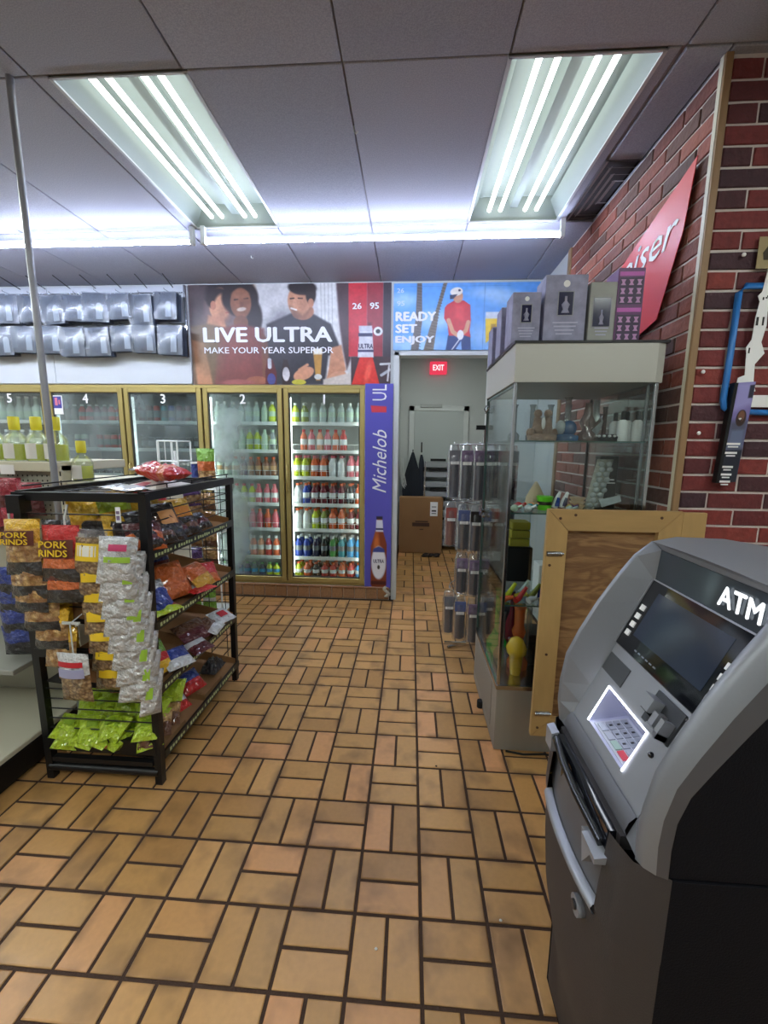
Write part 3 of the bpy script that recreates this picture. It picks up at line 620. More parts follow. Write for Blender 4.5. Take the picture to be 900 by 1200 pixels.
A.ell(458, 152, 40, 56, (188, 134, 104)); A.ell(470, 106, 50, 26, (36, 28, 30), 5, .2); A.ell(500, 130, 18, 34, (40, 30, 30), 0, .3); A.ell(500, 160, 10, 16, (178, 122, 94)); A.poly([(424, 170), (470, 200), (498, 180), (480, 215), (440, 210)], (120, 84, 66), 10, .7)
A.line([(430, 178), (448, 184)], 6, (232, 224, 216), 3); A.line([(428, 144), (440, 143)], 5, (40, 26, 24)); A.line([(456, 143), (470, 144)], 5, (40, 26, 24)); A.ell(443, 160, 7, 14, (200, 146, 116), 0, .5)
A.poly([(570, 320), (606, 310), (622, 400), (590, 440), (548, 450), (560, 400)], (186, 130, 100), 6); A.ell(590, 425, 34, 18, (196, 142, 112), -20); A.ell(470, 415, 40, 22, (192, 136, 106), -25); A.line([(455, 400), (484, 382)], 10, (196, 140, 110), 4)
A.ell(300, 440, 40, 16, (150, 90, 70)); A.ell(230, 448, 60, 12, (150, 84, 80), 0, .5)
A.poly([(338, 362), (358, 362), (372, 410), (370, 455), (330, 455), (330, 410)], (90, 34, 40), 3); A.ell(352, 435, 15, 22, (70, 70, 130)); A.line([(347, 364), (347, 390)], 14, (206, 206, 214))
A.poly([(398, 362), (412, 362), (420, 400), (420, 455), (392, 455), (390, 400)], (46, 30, 30), 3); A.ell(406, 416, 13, 26, (206, 202, 206))
A.poly([(505, 330), (538, 330), (530, 440), (514, 440)], (176, 130, 60), 4); A.poly([(506, 322), (538, 322), (537, 344), (507, 344)], (220, 214, 196), 4); A.ell(522, 426, 14, 10, (200, 200, 196)); A.ell(452, 446, 26, 10, (190, 180, 60)); A.poly([(540, 436), (640, 410), (640, 460), (540, 460)], (196, 186, 176), 6)
A.poly([(588, 80), (640, 80), (640, 360), (625, 400), (612, 330), (600, 240)], (74, 54, 58), 8); A.poly([(632, 80), (696, 80), (696, 352), (632, 352)], (188, 46, 58), 2); A.poly([(696, 80), (752, 80), (752, 355), (696, 355)], (146, 50, 60), 2); A.poly([(752, 80), (790, 80), (790, 470), (752, 470)], (58, 50, 58), 3)
A.poly([(700, 230), (712, 230), (712, 300), (700, 300)], (100, 40, 48), 8); A.ell(735, 262, 16, 16, (214, 214, 216)); A.ell(735, 262, 8, 8, (40, 36, 40))
A.poly([(640, 352), (790, 352), (790, 470), (640, 470)], (64, 48, 52), 4); A.line([(745, 380), (780, 378)], 8, (190, 190, 190)); A.line([(748, 420), (778, 400)], 10, (168, 168, 172)); A.line([(775, 385), (770, 440)], 6, (200, 200, 200))
A.poly([(672, 352), (716, 352), (742, 455), (642, 455)], (204, 52, 44), 3); A.ell(700, 410, 10, 40, (224, 84, 66), 10, .8)
A.poly([(670, 250), (715, 250), (720, 355), (664, 355)], (206, 206, 214), 3); A.poly([(668, 242), (714, 242), (714, 262), (668, 262)], (190, 190, 200), 3); A.poly([(666, 268), (716, 268), (716, 280), (666, 280)], (56, 56, 88), 2); A.poly([(664, 328), (720, 328), (720, 336), (664, 336)], (64, 62, 96), 2)
A.ell(186, 200, 20, 26, (150, 100, 76), 0, .9, .6); A.ell(470, 170, 14, 34, (160, 110, 84), 0, .9, .5); A.ell(400, 290, 60, 90, (62, 58, 66), 0, 1, .7); A.ell(120, 330, 50, 90, (112, 90, 66), 0, 1, .6); A.noise(.05, 3, 8); A.noise(.05, 8, 3)
p1 = poster('poster', 'wide poster of three smiling people above the coolers, large white lettering', A, -2.035, -.252, 1.972, 2.81, 2.690)
def px1(x, y): return (-2.035+(x-62)/718*1.783, 2.688, 2.81-(y-92)/363*.838)
def pt(parent, body, f, x0, x1, y0, y1, m, bold=.012, **k):
    a, b = f(x0, y0), f(x1, y1); return text('lettering', body, ((a[0]+b[0])/2, a[1], (a[2]+b[2])/2), (1, 0, 0), (0, 0, 1), abs(b[0]-a[0]), abs(b[2]-a[2]), m, parent, bold, **k)
M_pw = mat('poster_white_ink', S(226, 226, 230), .5)
pt(p1, 'LIVE ULTRA', px1, 108, 575, 244, 300, M_pw, .035); pt(p1, 'MAKE YOUR YEAR SUPERIOR', px1, 110, 578, 317, 340, M_pw, .012)
pt(p1, '26', px1, 645, 678, 162, 184, M_pw, .03); pt(p1, '95', px1, 706, 738, 161, 184, M_pw, .03); pt(p1, 'ULTRA', px1, 667, 718, 306, 324, mat('navy_ink', S(50, 50, 84), .5), .03)
for x, y in ((170, 110), (75, 100), (95, 440), (775, 100), (600, 448)): q = px1(x, y)
B = Art(90, 790, 122, 445, 280, 130, (96, 158, 226))
for cx, cy, rx, ry in ((200, 420, 160, 40), (600, 380, 120, 60), (560, 170, 90, 24), (640, 200, 90, 30), (300, 300, 100, 40), (140, 200, 60, 30)): B.ell(cx, cy, rx, ry, (176, 208, 236), 0, 1.2, .7)
B.poly([(204, 110), (226, 110), (232, 300), (216, 450), (178, 450), (198, 300)], (104, 98, 96), 4); B.poly([(334, 110), (352, 110), (312, 260), (290, 450), (240, 450), (268, 340), (300, 240)], (112, 102, 92), 4)
for y in range(130, 440, 14): B.line([(206, y), (226, y+4)], 3, (80, 76, 76)); B.line([(330-(y-122)*.25, y), (344-(y-122)*.2, y+5)], 3, (84, 74, 66))
B.poly([(360, 372), (468, 368), (474, 450), (350, 450)], (42, 62, 116), 3); B.poly([(400, 440), (425, 400), (430, 450)], (130, 170, 220), 3)
B.poly([(350, 226), (385, 206), (430, 206), (462, 228), (468, 300), (464, 350), (470, 384), (440, 374), (364, 376), (356, 320), (338, 290), (340, 240)], (196, 42, 54), 4); B.poly([(390, 230), (430, 230), (430, 300), (390, 290)], (214, 60, 66), 20)
B.line([(360, 300), (382, 356), (408, 374)], 20, (206, 150, 116), 4); B.line([(456, 310), (446, 350), (425, 370)], 20, (206, 150, 116), 4); B.ell(420, 372, 16, 24, (230, 230, 236)); B.line([(415, 395), (378, 448)], 5, (220, 220, 224))
B.ell(402, 188, 24, 30, (196, 142, 112)); B.ell(394, 164, 30, 20, (232, 226, 214), -8, .15); B.poly([(362, 180), (400, 176), (380, 198), (364, 200)], (44, 48, 74), 3); B.ell(408, 158, 6, 6, (60, 60, 80))
B.poly([(538, 290), (608, 290), (604, 360), (545, 412)], (226, 190, 40), 3); B.poly([(538, 262), (608, 262), (608, 294), (538, 294)], (214, 222, 230), 5); B.poly([(566, 320), (590, 320), (590, 350), (566, 350)], (170, 130, 30), 6); B.line([(530, 122), (530, 445)], 2, (80, 120, 180)); B.line([(90, 138), (650, 138)], 1.5, (80, 120, 180))
B.noise(.04, 5, 5)
p2 = poster('poster', 'blue sky poster of a golfer in a red shirt over the passage opening', B, -.232, .985, 2.262, 2.80, 2.690)
def px2(x, y): return (-.232+(x-90)/700*1.217, 2.688, 2.80-(y-122)/323*.538)
for w_, x1_, y0_, y1_ in (('READY', 300, 258, 304), ('SET', 208, 318, 362), ('ENJOY', 294, 375, 420)): pt(p2, w_, px2, 100, x1_, y0_, y1_, M_pw, .05)
M_ps = mat('poster_pale_ink', S(190, 205, 226), .5); pt(p2, '26', px2, 106, 140, 146, 168, M_ps, .02); pt(p2, '95', px2, 106, 144, 206, 230, M_ps, .02)
# tall violet banner
Cn = Art(0, 60, 0, 440, 61, 300, (84, 80, 170))
Cn.poly([(12, 44), (46, 46), (46, 58), (14, 58)], (204, 56, 70), 2)
Cn.poly([(28, 282), (39, 282), (40, 306), (50, 340), (50, 432), (46, 438), (18, 438), (14, 432), (14, 345), (26, 306)], (126, 54, 26), 2); Cn.ell(27, 350, 7, 34, (196, 104, 44), 0, .8); Cn.poly([(26, 278), (40, 278), (40, 284), (26, 284)], (30, 30, 50), 1.2)
Cn.poly([(26, 286), (40, 286), (42, 312), (25, 312)], (206, 208, 222), 1.5); Cn.poly([(25, 304), (42, 304), (42, 308), (25, 308)], (40, 44, 90), 1)
Cn.ell(32, 382, 17, 38, (196, 198, 214)); Cn.ell(32, 382, 15, 35, (226, 226, 230)); Cn.poly([(18, 358), (46, 358), (44, 350), (32, 345), (20, 350)], (56, 70, 140), 2); Cn.ell(32, 392, 3, 5, (40, 34, 34)); Cn.poly([(15, 424), (49, 424), (49, 432), (15, 432)], (74, 24, 18), 2)
p3 = thing('banner', 'tall violet vertical banner with white script and a brown bottle beside cooler 1', 'banner', (-.347, 2.664, .115))
Cn.sheet('printed_sheet', (-.470, 2.664, 1.978), (1, 0, 0), (0, 0, -1), .246, 1.862, M_print, p3)
def bt_(x, z): return (-.470+x/60*.246, 2.662, 1.978-z/440*1.862)
text('lettering', 'Michelob', ((bt_(32, 0)[0]), 2.662, bt_(0, 160)[2]), (0, 0, 1), (-1, 0, 0), .56, .125, M_pw, p3, 0, .35)
text('lettering', 'UL', (bt_(31, 0)[0], 2.662, bt_(0, 18)[2]), (0, 0, 1), (-1, 0, 0), .135, .125, M_pw, p3, .0); 
text('lettering', 'ULTRA', (bt_(32, 0)[0], 2.662, bt_(0, 378)[2]), (1, 0, 0), (0, 0, 1), .10, .034, mat('navy_ink', S(50, 50, 84), .5), p3, .02)
bag = MB()  # crumpled plastic wrap at the column's foot
for k in range(9): a = k*.7; bag.ball((-.262+.02*math.sin(a), 2.655, .04+k*.011), .025-.001*k, .012, .012, 7, 4)
put(bag.build('plastic_wrap', mat('torn_plastic', S(180, 176, 160), .4), None, (-.262, 2.655, 0)), 'crumpled pale plastic wrap at the foot of the violet banner', 'plastic')

# ------------------------------------------------------------------ grid panel with hanging tool packs
gp = thing('display_board', 'white panel above coolers 3 to 5 that holds two rows of hanging tool packs', 'board', (-3.2, 2.69, 2.2))
for a, b_ in ((-3.33, -2.04), (-4.62, -3.335), (-5.9, -4.625)):
    MB().bbox(a, b_, 2.678, 2.698, 1.975, 2.80, .002).build('panel', mat('display_panel', S(188, 192, 198), .5), gp)
rl = MB()
for z in (2.74, 2.48): rl.tube([(-5.9, 2.66, z), (-2.05, 2.66, z)], .005, 5)
rl.box(-2.062, -2.045, 2.655, 2.68, 2.2, 2.80); rl.build('rail', M_chrome, gp)
for k in range(14): MB().tube([(-2.16-k*.235, 2.67, 2.785), (-2.10-k*.235, 2.42, 2.800)], .004, 5).build('bracket', M_black, gp)
M_pack = mat('dark_tool_pack', S(80, 88, 104), .4, .1, var=.7, vscale=22); M_blister = film('blister_plastic', (.9, .93, .95, 1), .10, .32, body=.24, bcol=(.45, .5, .58, 1))
M_plabel = mat('pack_label', S(188, 196, 208), .5); M_tool = mat('grey_tool', S(104, 110, 122), .5, .2)
def pack(x, z, s, flip):
    """a hanging clear pack holding a dark tool, with a white tag"""
    t = thing('tool_pack', 'x', 'tool pack', (x, 2.60, z)); h = .225*s; w = .20*s
    b = MB()
    for i in range(3): b.box(x-w/2+.002*i, x+w/2-.002*i, 2.63-.028*i, 2.635-.028*i, z-h, z-.02)
    b.build('card', M_pack, t)
    c = MB(); P = []
    for i in range(7):
        v = i/6; P.append([(x-w/2+w*j/8, 2.568-.03*math.sin(math.pi*v)*math.sin(math.pi*j/8)-.004*((i*7+j*5) % 3), z-.015-(h-.015)*v) for j in range(9)])
    c.grid(P, True, True); c.build('blister', M_blister, t)
    k = MB().tube([(x-w*.36, 2.585, z-h*.40), (x+w*.10, 2.58, z-h*.62)], [.011, .006], 6); k.tube([(x-w*.3, 2.59, z-h*.82), (x-w*.22, 2.585, z-h*.25), (x-w*.05, 2.59, z-h*.3)], .006, 5); k.build('tool', M_tool, t)
    l = MB(); lx = x+w*.26*flip; l.prism([(lx-.028, z-h*.92), (lx+.028, z-h*.92), (lx+.026, z-h*.48), (lx+.012, z-h*.40), (lx-.012, z-h*.40), (lx-.026, z-h*.48)], 2.5615, 2.5635, 'y'); l.build('tag', M_plabel, t)
    MB().tube([(x, 2.66, z), (x, 2.56, z+.002), (x, 2.555, z+.012)], .003, 4).build('hook', M_chrome, t)
    return t
for row, (z, n, x0, dx) in enumerate(((2.725, 11, -2.185, .205), (2.462, 10, -2.165, .222))):
    for k in range(n):
        t = pack(x0-k*dx+rnd.uniform(-.015, .015), z+rnd.uniform(-.012, .012), rnd.uniform(1.0, 1.16), rnd.choice((1, 1, .6))); t.rotation_euler = (rnd.uniform(-.02, .05), rnd.uniform(-.05, .05), rnd.uniform(-.12, .12)); t['label'] = f'dark tool pack, {ORD[k]} from the right in the {"upper" if row == 0 else "lower"} row above the coolers'; t['group'] = 'tool packs on the wall panel'
# ------------------------------------------------------------------ passage behind the opening
ex = thing('exit_sign', 'red exit sign high on the passage end wall', 'sign', (.29, 4.86, 2.40))
MB().bbox(.175, .405, 4.80, 4.89, 2.42, 2.58, .006).build('sign_box', emit('exit_red', S(214, 60, 84), .75), ex)
text('lettering', 'EXIT', (.29, 4.798, 2.50), (1, 0, 0), (0, 0, 1), .15, .075, emit('exit_letter_glow', (1, .62, .66, 1), 1.0), ex, .03)
bx = thing('cardboard_box', 'large brown cardboard box standing on the tiles in the passage', 'box', (.10, 4.55, 0))
MB().bbox(-.20, .385, 4.45, 4.64, .004, .765, .005).build('carton', M_card, bx)
MB().box(.215, .315, 4.446, 4.450, .52, .71).build('shipping_label', M_txtw, bx)
MB().box(.235, .295, 4.4445, 4.446, .58, .60).box(.235, .295, 4.4445, 4.446, .64, .65).box(.235, .295, 4.4445, 4.446, .55, .56).build('label_print', M_txtk, bx)
MB().box(-.02, .21, 4.446, 4.450, .375, .425).box(.02, .19, 4.446, 4.450, .435, .45).box(.08, .13, 4.446, 4.450, .33, .34).build('printed_marks', mat('brown_ink', S(74, 48, 34), .7), bx)
MB().box(-.20, .385, 4.54, 4.55, .764, .768).build('tape', mat('tape', S(170, 140, 100), .3), bx)
um = thing('umbrella', 'large closed black umbrella leaning behind the cardboard box', 'umbrella', (-.02, 4.80, 0))
c = MB(); 
P = []
for i, (r, z) in enumerate(((.015, 1.36), (.05, 1.24), (.085, 1.12), (.12, .98), (.135, .82), (.12, .60), (.03, .30))):
    P.append([(-.03+r*(1+.22*(j % 2))*math.cos(j*math.pi/6), 4.79+.045*(1+.3*(j % 2))*math.sin(j*math.pi/6)*min(1, r*10), z) for j in range(13)])
c.grid(P, False); c.build('canopy', mat('black_fabric', S(26, 30, 38), .85), um); MB().tube([(-.03, 4.79, .0), (-.03, 4.79, 1.40)], .008).build('shaft', M_black, um)
um2 = thing('umbrella', 'slim furled dark umbrella with pointed tip, right of the larger one in the passage', 'umbrella', (.085, 4.81, 0))
MB().tube([(.10, 4.80, .4), (.10, 4.80, .7), (.095, 4.80, 1.20), (.09, 4.80, 1.33)], [.02, .045, .04, .014], 8).build('canopy', mat('navy_fabric', S(34, 40, 52), .85), um2)
MB().tube([(.10, 4.80, .0), (.09, 4.80, 1.50)], .009).build('shaft', M_black, um2); MB().tube([(.09, 4.79, 1.33), (.09, 4.79, 1.36)], .017).build('collar', M_white, um2)
ho = thing('wire_coil', 'loose white hose curving down behind the cardboard box', 'hose', (-.18, 4.76, 0))
for k in range(3): MB().tube([(-.205+.02*k, 4.74, 1.28), (-.20+.02*k, 4.75, 1.10), (-.17+.025*k, 4.76, .92), (-.10+.03*k, 4.77, .78), (-.06+.03*k, 4.78, .3), (-.06+.03*k, 4.78, .0)], .009, 6).build('hose_strand', M_white, ho)
rk = thing('drawer_rack', 'light grey slatted shelving unit against the passage end wall', 'shelf', (.42, 4.70, 0))
for k in range(9):
    z = .08+k*.135; MB().bbox(.13, .72, 4.66, 4.81, z, z+.075, .004).build('slat_shelf', mat('shelf_grey', S(150, 154, 158), .5, .2), rk)
    if k in (2, 4, 5, 7, 8): MB().box(.17+.02*(k % 3), .42+.03*(k % 2), 4.650, 4.66, z+.085, z+.12).build('dark_bundle', M_dark, rk)
for x in (.13, .70): MB().box(x, x+.02, 4.655, 4.675, 0, 1.24).box(x, x+.02, 4.80, 4.82, 0, 1.24).build('upright', M_chrome, rk)
db = MB(); r_ = random.Random(4)
for k in range(16): x = .10+r_.random()*.24; y = 4.26+r_.random()*.16; db.ball((x, y, .012), .03+.02*r_.random(), .02, .012, 6, 4)
put(db.build('floor_rubbish', mat('dark_rubbish', S(40, 30, 26), .9), None, (.22, 4.34, 0)), 'dark scraps lying on the tiles in front of the cardboard box', 'rubbish', None, 'stuff')
hk = thing('hinge_set', 'wall hooks and catches on the left white wall of the passage', 'hook', (XO, 2.9, 1.8))
for z in (1.86, 1.74, 1.62): MB().bbox(XO, XO+.02, 2.86, 2.90, z, z+.02, .002).build('catch', mat('catch_grey', S(90, 92, 92), .5, .4), hk)
lw = thing('light_switch', 'white outlet box low on the left passage wall near the banner', 'switch', (XO, 2.86, .42)); MB().bbox(XO, XO+.035, 2.83, 2.90, .40, .49, .005).build('box_body', M_white, lw)

# ------------------------------------------------------------------ glass display case
KX0, KX1, KY0, KY1, KH = .366, .948, .75, 1.385, 1.865
M_steel = mat('brushed_case_metal', S(150, 146, 138), .45, .35, var=.05, vscale=30, stretch=(1, 1, .05))
M_head = mat('case_header', S(176, 176, 168), .45, .15)
M_glass = film('case_glass', (.93, .965, .955, 1), .05)
M_edge = mat('glass_edge', S(70, 96, 90), .2)
dc = thing('display_case', 'tall glass display case with grey base and header against the brick wall', 'display case', ((KX0+KX1)/2, (KY0+KY1)/2, 0))
MB().bbox(KX0, KX1, KY0, KY1, .0, .315, .003).build('base', M_steel, dc)
MB().box(KX0-.004, KX1+.004, KY0-.004, KY1+.004, .315, .335).build('base_rim', M_chrome, dc)
MB().box(KX0-.003, KX0, KY0+.10, KY1-.05, .06, .29).build('base_panel', mat('case_panel', S(142, 138, 130), .5, .3), dc)
hd = MB().prism([(KX0-.004, KY0-.006), (KX1-.02, KY0-.006), (KX1+.012, KY0+.004), (KX1+.018, KY0+.03), (KX1+.018, KY1), (KX0-.004, KY1)], 1.705, 1.86)
hd.build('header', M_head, dc); MB().prism([(KX0-.010, KY0-.012), (KX1+.022, KY0-.008), (KX1+.022, KY1+.01), (KX0-.010, KY1+.01)], 1.858, 1.868).build('top_board', M_black, dc)
for x, y in ((KX0, KY0), (KX1-.014, KY0), (KX0, KY1-.014), (KX1-.014, KY1-.014)): MB().bbox(x, x+.014, y, y+.014, .335, 1.706, .002).build('corner_post', M_chrome if y == KY0 else M_black, dc)
MB().box(KX0+.014, KX1-.014, KY0+.004, KY0+.008, .335, 1.705).build('glass', M_glass, dc, (.66, KY0, 1.0))
MB().box(KX1-.008, KX1-.004, KY0+.014, KY1-.014, .335, 1.705).build('glass', M_glass, dc, (KX1, 1, 1.0))
MB().box(KX0+.014, KX1-.014, KY1-.010, KY1-.004, .335, 1.705).build('glass', M_glass, dc, (.66, KY1, 1.0))
gd = MB().box(KX0+.003, KX0+.007, KY0+.016, KY1-.018, .345, 1.695).build('glass_door', M_glass, dc, (KX0, 1.0, 1.0))
MB().box(KX0+.001, KX0+.009, KY0+.014, KY0+.018, .345, 1.695).box(KX0+.001, KX0+.009, KY1-.022, KY1-.016, .345, 1.695).box(KX0+.001, KX0+.009, KY0+.016, KY1-.018, 1.69, 1.698).build('door_edge', M_edge, gd)
MB().tube([(KX0-.004, KY1-.10, 1.655), (KX0-.016, KY1-.08, 1.66), (KX0-.016, KY1-.03, 1.65), (KX0-.004, KY1-.02, 1.63), (KX0-.012, KY1-.05, 1.625), (KX0-.012, KY1-.10, 1.635), (KX0-.004, KY1-.11, 1.65)], .004, 6).build('pivot_clip', M_chrome, gd)
MB().lathe([(.018, -.02), (.018, -.006), (.008, -.006), (.008, .01)], (KX0, KY1-.07, 1.075), 10, 'x').build('lock', M_chrome, gd)
MB().lathe([(.013, -.018), (.013, .0)], (KX0, KY1-.11, 1.055), 10, 'x').lathe([(.013, -.018), (.013, .0)], (KX0, KY1-.035, 1.055), 10, 'x').build('lock_knob', M_chrome, gd)
CS = (1.467, 1.15, .72)
for z in CS:
    s = MB().box(KX0+.016, KX1-.016, KY0+.03, KY1-.03, z-.006, z).build('glass_shelf', M_glass, dc, (.66, 1.07, z)); MB().box(KX0+.016, KX1-.016, KY0+.027, KY0+.030, z-.006, z).build('shelf_edge', M_edge, s)
MB().box(KX0+.004, KX0+.016, KY1-.012, KY1, .335, 1.705).box(KX1-.03, KX1-.018, KY0+.03, KY0+.038, .36, 1.70).build('shelf_standard', M_chrome, dc)
ft = MB().lathe([(.018, 0), (.018, .04)], (KX0-.01, KY0+.33, .0), 8); put(ft.build('rubber_foot', M_dark, None, (KX0-.01, KY0+.33, 0)), 'small dark rubber wheel stop at the base of the display case', 'stopper')

# ---- things inside the case
def glassm(n, c, a=.25): return film('coloured_glass_'+n, (*[x*.6+.4*1 for x in c[:3]], 1), .10, .05, body=a, bcol=c)
def vase(name, label, x, y, z, prof, m, cat='glass pipe', group='pieces in the display case', stem=None, sm=None):
    t = thing(name, label, cat, (x, y, z), group); MB().lathe(prof, (x, y, z), 12).build('body', m, t)
    if stem: MB().tube([(x+a, y+b, z+c) for a, b, c in stem], .008, 6).build('stem', sm or m, t)
    return t
z = CS[0]+.001
M_tan = mat('tan_resin', S(140, 112, 92), .6, bump=.8, bscale=90, var=.3, vscale=40); M_gry = mat('clear_crystal', S(178, 184, 184), .15, .2, var=.3, vscale=30)
t = thing('figurine', 'tan carved twin-headed figurine on the top shelf, far left in the case', 'figurine', (.525, .86, z), 'pieces in the display case')
b = MB().lathe([(.062, 0), (.066, .02), (.045, .03)], (.525, .86, z), 12)
for s in (-1, 1): b.lathe([(.026, .02), (.022, .06), (.016, .095), (.02, .10)], (.525+s*.022, .86, z), 10); b.ball((.525+s*.022, .86, z+.118), .019)
b.build('body', M_tan, t); MB().ball((.525, .845, z+.075), .009, .009, .026).build('white_inlay', M_txtw, t)
for k in range(9): a = k*.7; MB().ball((.525+.055*math.cos(a), .86+.05*math.sin(a), z+.035), .014, .014, .02, 7, 4).build('leaf_knob', M_tan, t) if k < 6 else None
t = thing('ashtray', 'blue and white glass piece beside the tan figurine on the top shelf', 'figurine', (.635, .88, z), 'pieces in the display case')
MB().lathe([(.055, 0), (.058, .022), (.03, .03)], (.635, .88, z), 12).ball((.65, .88, z+.055), .034, .03, .036).build('body', glassm('blue', S(40, 110, 170), .7), t); MB().ball((.61, .875, z+.06), .024, .02, .032).build('frosted_part', M_gry, t)
vase('glass_figure', 'clear and brown glass figure in the middle of the top shelf', .735, .90, z, [(.045, 0), (.048, .02), (.02, .05), (.034, .085), (.018, .12), (.012, .17)], glassm('brown', S(150, 110, 90), .45), stem=[(.01, -.01, .05), (.045, -.02, .09), (.05, -.02, .12)])
vase('glass_figure', 'tall clear glass tube behind the brown glass figure', .70, 1.05, z, [(.035, 0), (.035, .02), (.014, .04), (.014, .20), (.02, .21)], glassm('clear', S(200, 206, 206), .2))
t = thing('braided_bowl', 'dark low dish with a braided white rim on the top shelf', 'bowl', (.815, .87, z), 'pieces in the display case'); MB().lathe([(.045, 0), (.05, .02), (.036, .03)], (.815, .87, z), 14).build('bowl', M_black, t)
for k in range(14): a = k*math.pi/7; MB().ball((.815+.048*math.cos(a), .87+.048*math.sin(a), z+.022), .008, .008, .006, 6, 4).build('bead', M_txtw, t)
for k_ in range(4): vase('glass_tube', f'slim clear glass pipe, {ORD[k_]} from the left at the back of the top shelf', .47+.09*k_, 1.15, z, [(.028, 0), (.03, .03), (.012, .05), (.012, .17), (.018, .185)], glassm('clear', S(200, 206, 206), .3))
vase('glass_figure', 'silver bulb-shaped glass piece above the braided dish', .80, .97, z, [(.03, 0), (.012, .03), (.03, .07), (.034, .095), (.014, .13), (.014, .19)], M_gry)
for k, (x, y) in enumerate(((.862, .84), (.896, .875), (.925, .84), (.872, .93))):
    t = thing('spray_bottle', f'black-capped white bottle, {ORD[k]} from the left in the cluster on the top case shelf', 'bottle', (x, y, z), 'white bottles in the case'); MB().lathe([(.021, 0), (.022, .01), (.022, .08), (.012, .092)], (x, y, z), 12).build('body', M_txtw, t)
    MB().lathe([(.010, .09), (.010, .125), (.006, .13)], (x, y, z), 8).build('cap', M_black, t)
for k in range(3): vase('glass_tube', f'thin brown tipped glass tube, {ORD[k]} from left, standing behind the white bottles', .81+.04*k, 1.08, z, [(.010, 0), (.010, .16), (.013, .17)], glassm('rust', S(130, 70, 60), .5))
z = CS[1]+.001
t = thing('cup', 'bright green plastic cup on the second shelf of the case', 'cup', (.565, .88, z), 'pieces in the display case'); MB().lathe([(.028, 0), (.036, .06), (.038, .064), (.034, .064)], (.565, .88, z+.0), 14).build('cup_body', mat('neon_green', S(110, 214, 40), .4), t)
MB().lathe([(.033, .0), (.0335, .02)], (.565, .88, z+.025), 14, cap=False).build('dark_band', M_black, t)
t = thing('folded_pouch', 'beige cone-shaped pouch standing behind the green cup', 'pouch', (.545, .96, z), 'pieces in the display case'); MB().lathe([(.05, 0), (.045, .05), (.02, .10), (.005, .125)], (.545, .96, z), 8).build('pouch_body', mat('beige_cloth', S(190, 170, 140), .8, bump=.5), t)
for k, (x, c, lb) in enumerate(((.62, 'blue', 'left'), (.655, 'navy', 'right'))):
    t = thing('swirl_pipe', f'blue striped glass pipe, {lb} one of the pair on the second shelf', 'glass pipe', (x, .88, z), 'pieces in the display case'); MB().tube([(x-.01, .88, z+.012), (x, .88, z+.05), (x+.012, .88, z+.085)], [.016, .013, .006], 8).build('body', M_txtw, t)
    MB().tube([(x-.002, .868, z+.02), (x+.003, .868, z+.06)], [.012, .006], 8).build('stripe', cm(c), t)
t = thing('ball_pipe', 'small yellow ball pipe at the front of the second shelf', 'glass pipe', (.66, .83, z), 'pieces in the display case'); MB().ball((.66, .83, z+.017), .017).build('ball', cm('yellow'), t)
rr = random.Random(11)
cl = ['frost', 'pink', 'red', 'white', 'teal', 'peach', 'clear', 'purple', 'tan']
for k in range(9):
    x = .41+.02*k+(.0 if k < 6 else .12); y = .80+.045*(k % 3); t = thing('small_pipe', f'{CW.get(cl[k], cl[k])} glass piece in the second shelf jumble, {ORD[k]} from the left', 'glass pipe', (x, y, z), 'small pieces in the case')
    MB().ball((x, y, z+.017), .019, .019, .017, 8, 5).tube([(x, y, z+.015), (x+.028, y-.02, z+.03)], .007, 6).build('body', cm(cl[k]), t)
t = thing('bowl_stack', 'stack of tan bowls on the second shelf right of the striped pipes', 'bowl', (.72, .90, z), 'pieces in the display case')
for k in range(3): MB().lathe([(.02, 0), (.036, .022), (.034, .024)], (.72, .90, z+k*.018), 12).build('bowl', mat('tan_clay', S(186, 158, 124), .7), t)
t = thing('patterned_pouch', 'tall silver patterned pouch leaning on the second shelf of the case', 'pouch', (.80, .95, z), 'pieces in the display case')
b = MB(); b.grid([[(.765+.075*j/5+.055*i/9, .93-.012*math.sin(math.pi*j/5)-.0+.03*i/9, z+.235*i/9) for j in range(6)] for i in range(10)], True); b.build('pouch_body', mat('silver_pattern', S(150, 150, 140), .35, .5, bump=1, bscale=50, var=.5, vscale=60), t)
for i in range(9):
    for j in range(2): MB().ball((.785+.035*j+.055*i/9+.01*(i % 2), .915+.03*i/9, z+.02+.024*i), .015, .004, .013, 8, 4).build('embossed_scale', M_gry, t)
t = thing('dark_box', 'black upright box with a white emblem at the right of the second shelf', 'box', (.895, 1.0, z), 'pieces in the display case'); MB().bbox(.845, .93, .98, 1.04, z, z+.25, .003).build('carton', M_black, t)
MB().tube([(.875, .978, z+.15), (.872, .978, z+.165), (.88, .978, z+.175)], .003, 5).box(.872, .915, .9775, .98, z+.135, z+.140).box(.872, .92, .9775, .98, z+.12, z+.124).build('emblem', M_txtw, t)
t = thing('clear_packet', 'crumpled clear packet on the second shelf in front of the black box', 'packet', (.855, .86, z), 'pieces in the display case'); MB().bbox(.80, .92, .82, .90, z, z+.012, .003).build('tray', M_black, t); MB().add([(.81, .85, z+.02), (.895, .85, z+.05), (.90, .88, z+.075), (.815, .89, z+.05)], [(0, 1, 2, 3)]).build('film_wrap', M_gry, t)
z = CS[2]+.001
t = thing('yellow_carton', 'stack of yellow packets inside the case above the third shelf', 'carton', (.50, 1.1, z), 'pieces in the display case')
MB().bbox(.47, .60, 1.12, 1.30, z, z+.19, .004).build('shelf_riser', M_black, t)
for k in range(3): MB().bbox(.475+.005*k, .58, 1.12, 1.22, z+.195+.045*k, z+.235+.045*k, .003).build('packet', mat('dull_yellow', S(160, 150, 50), .5), t)
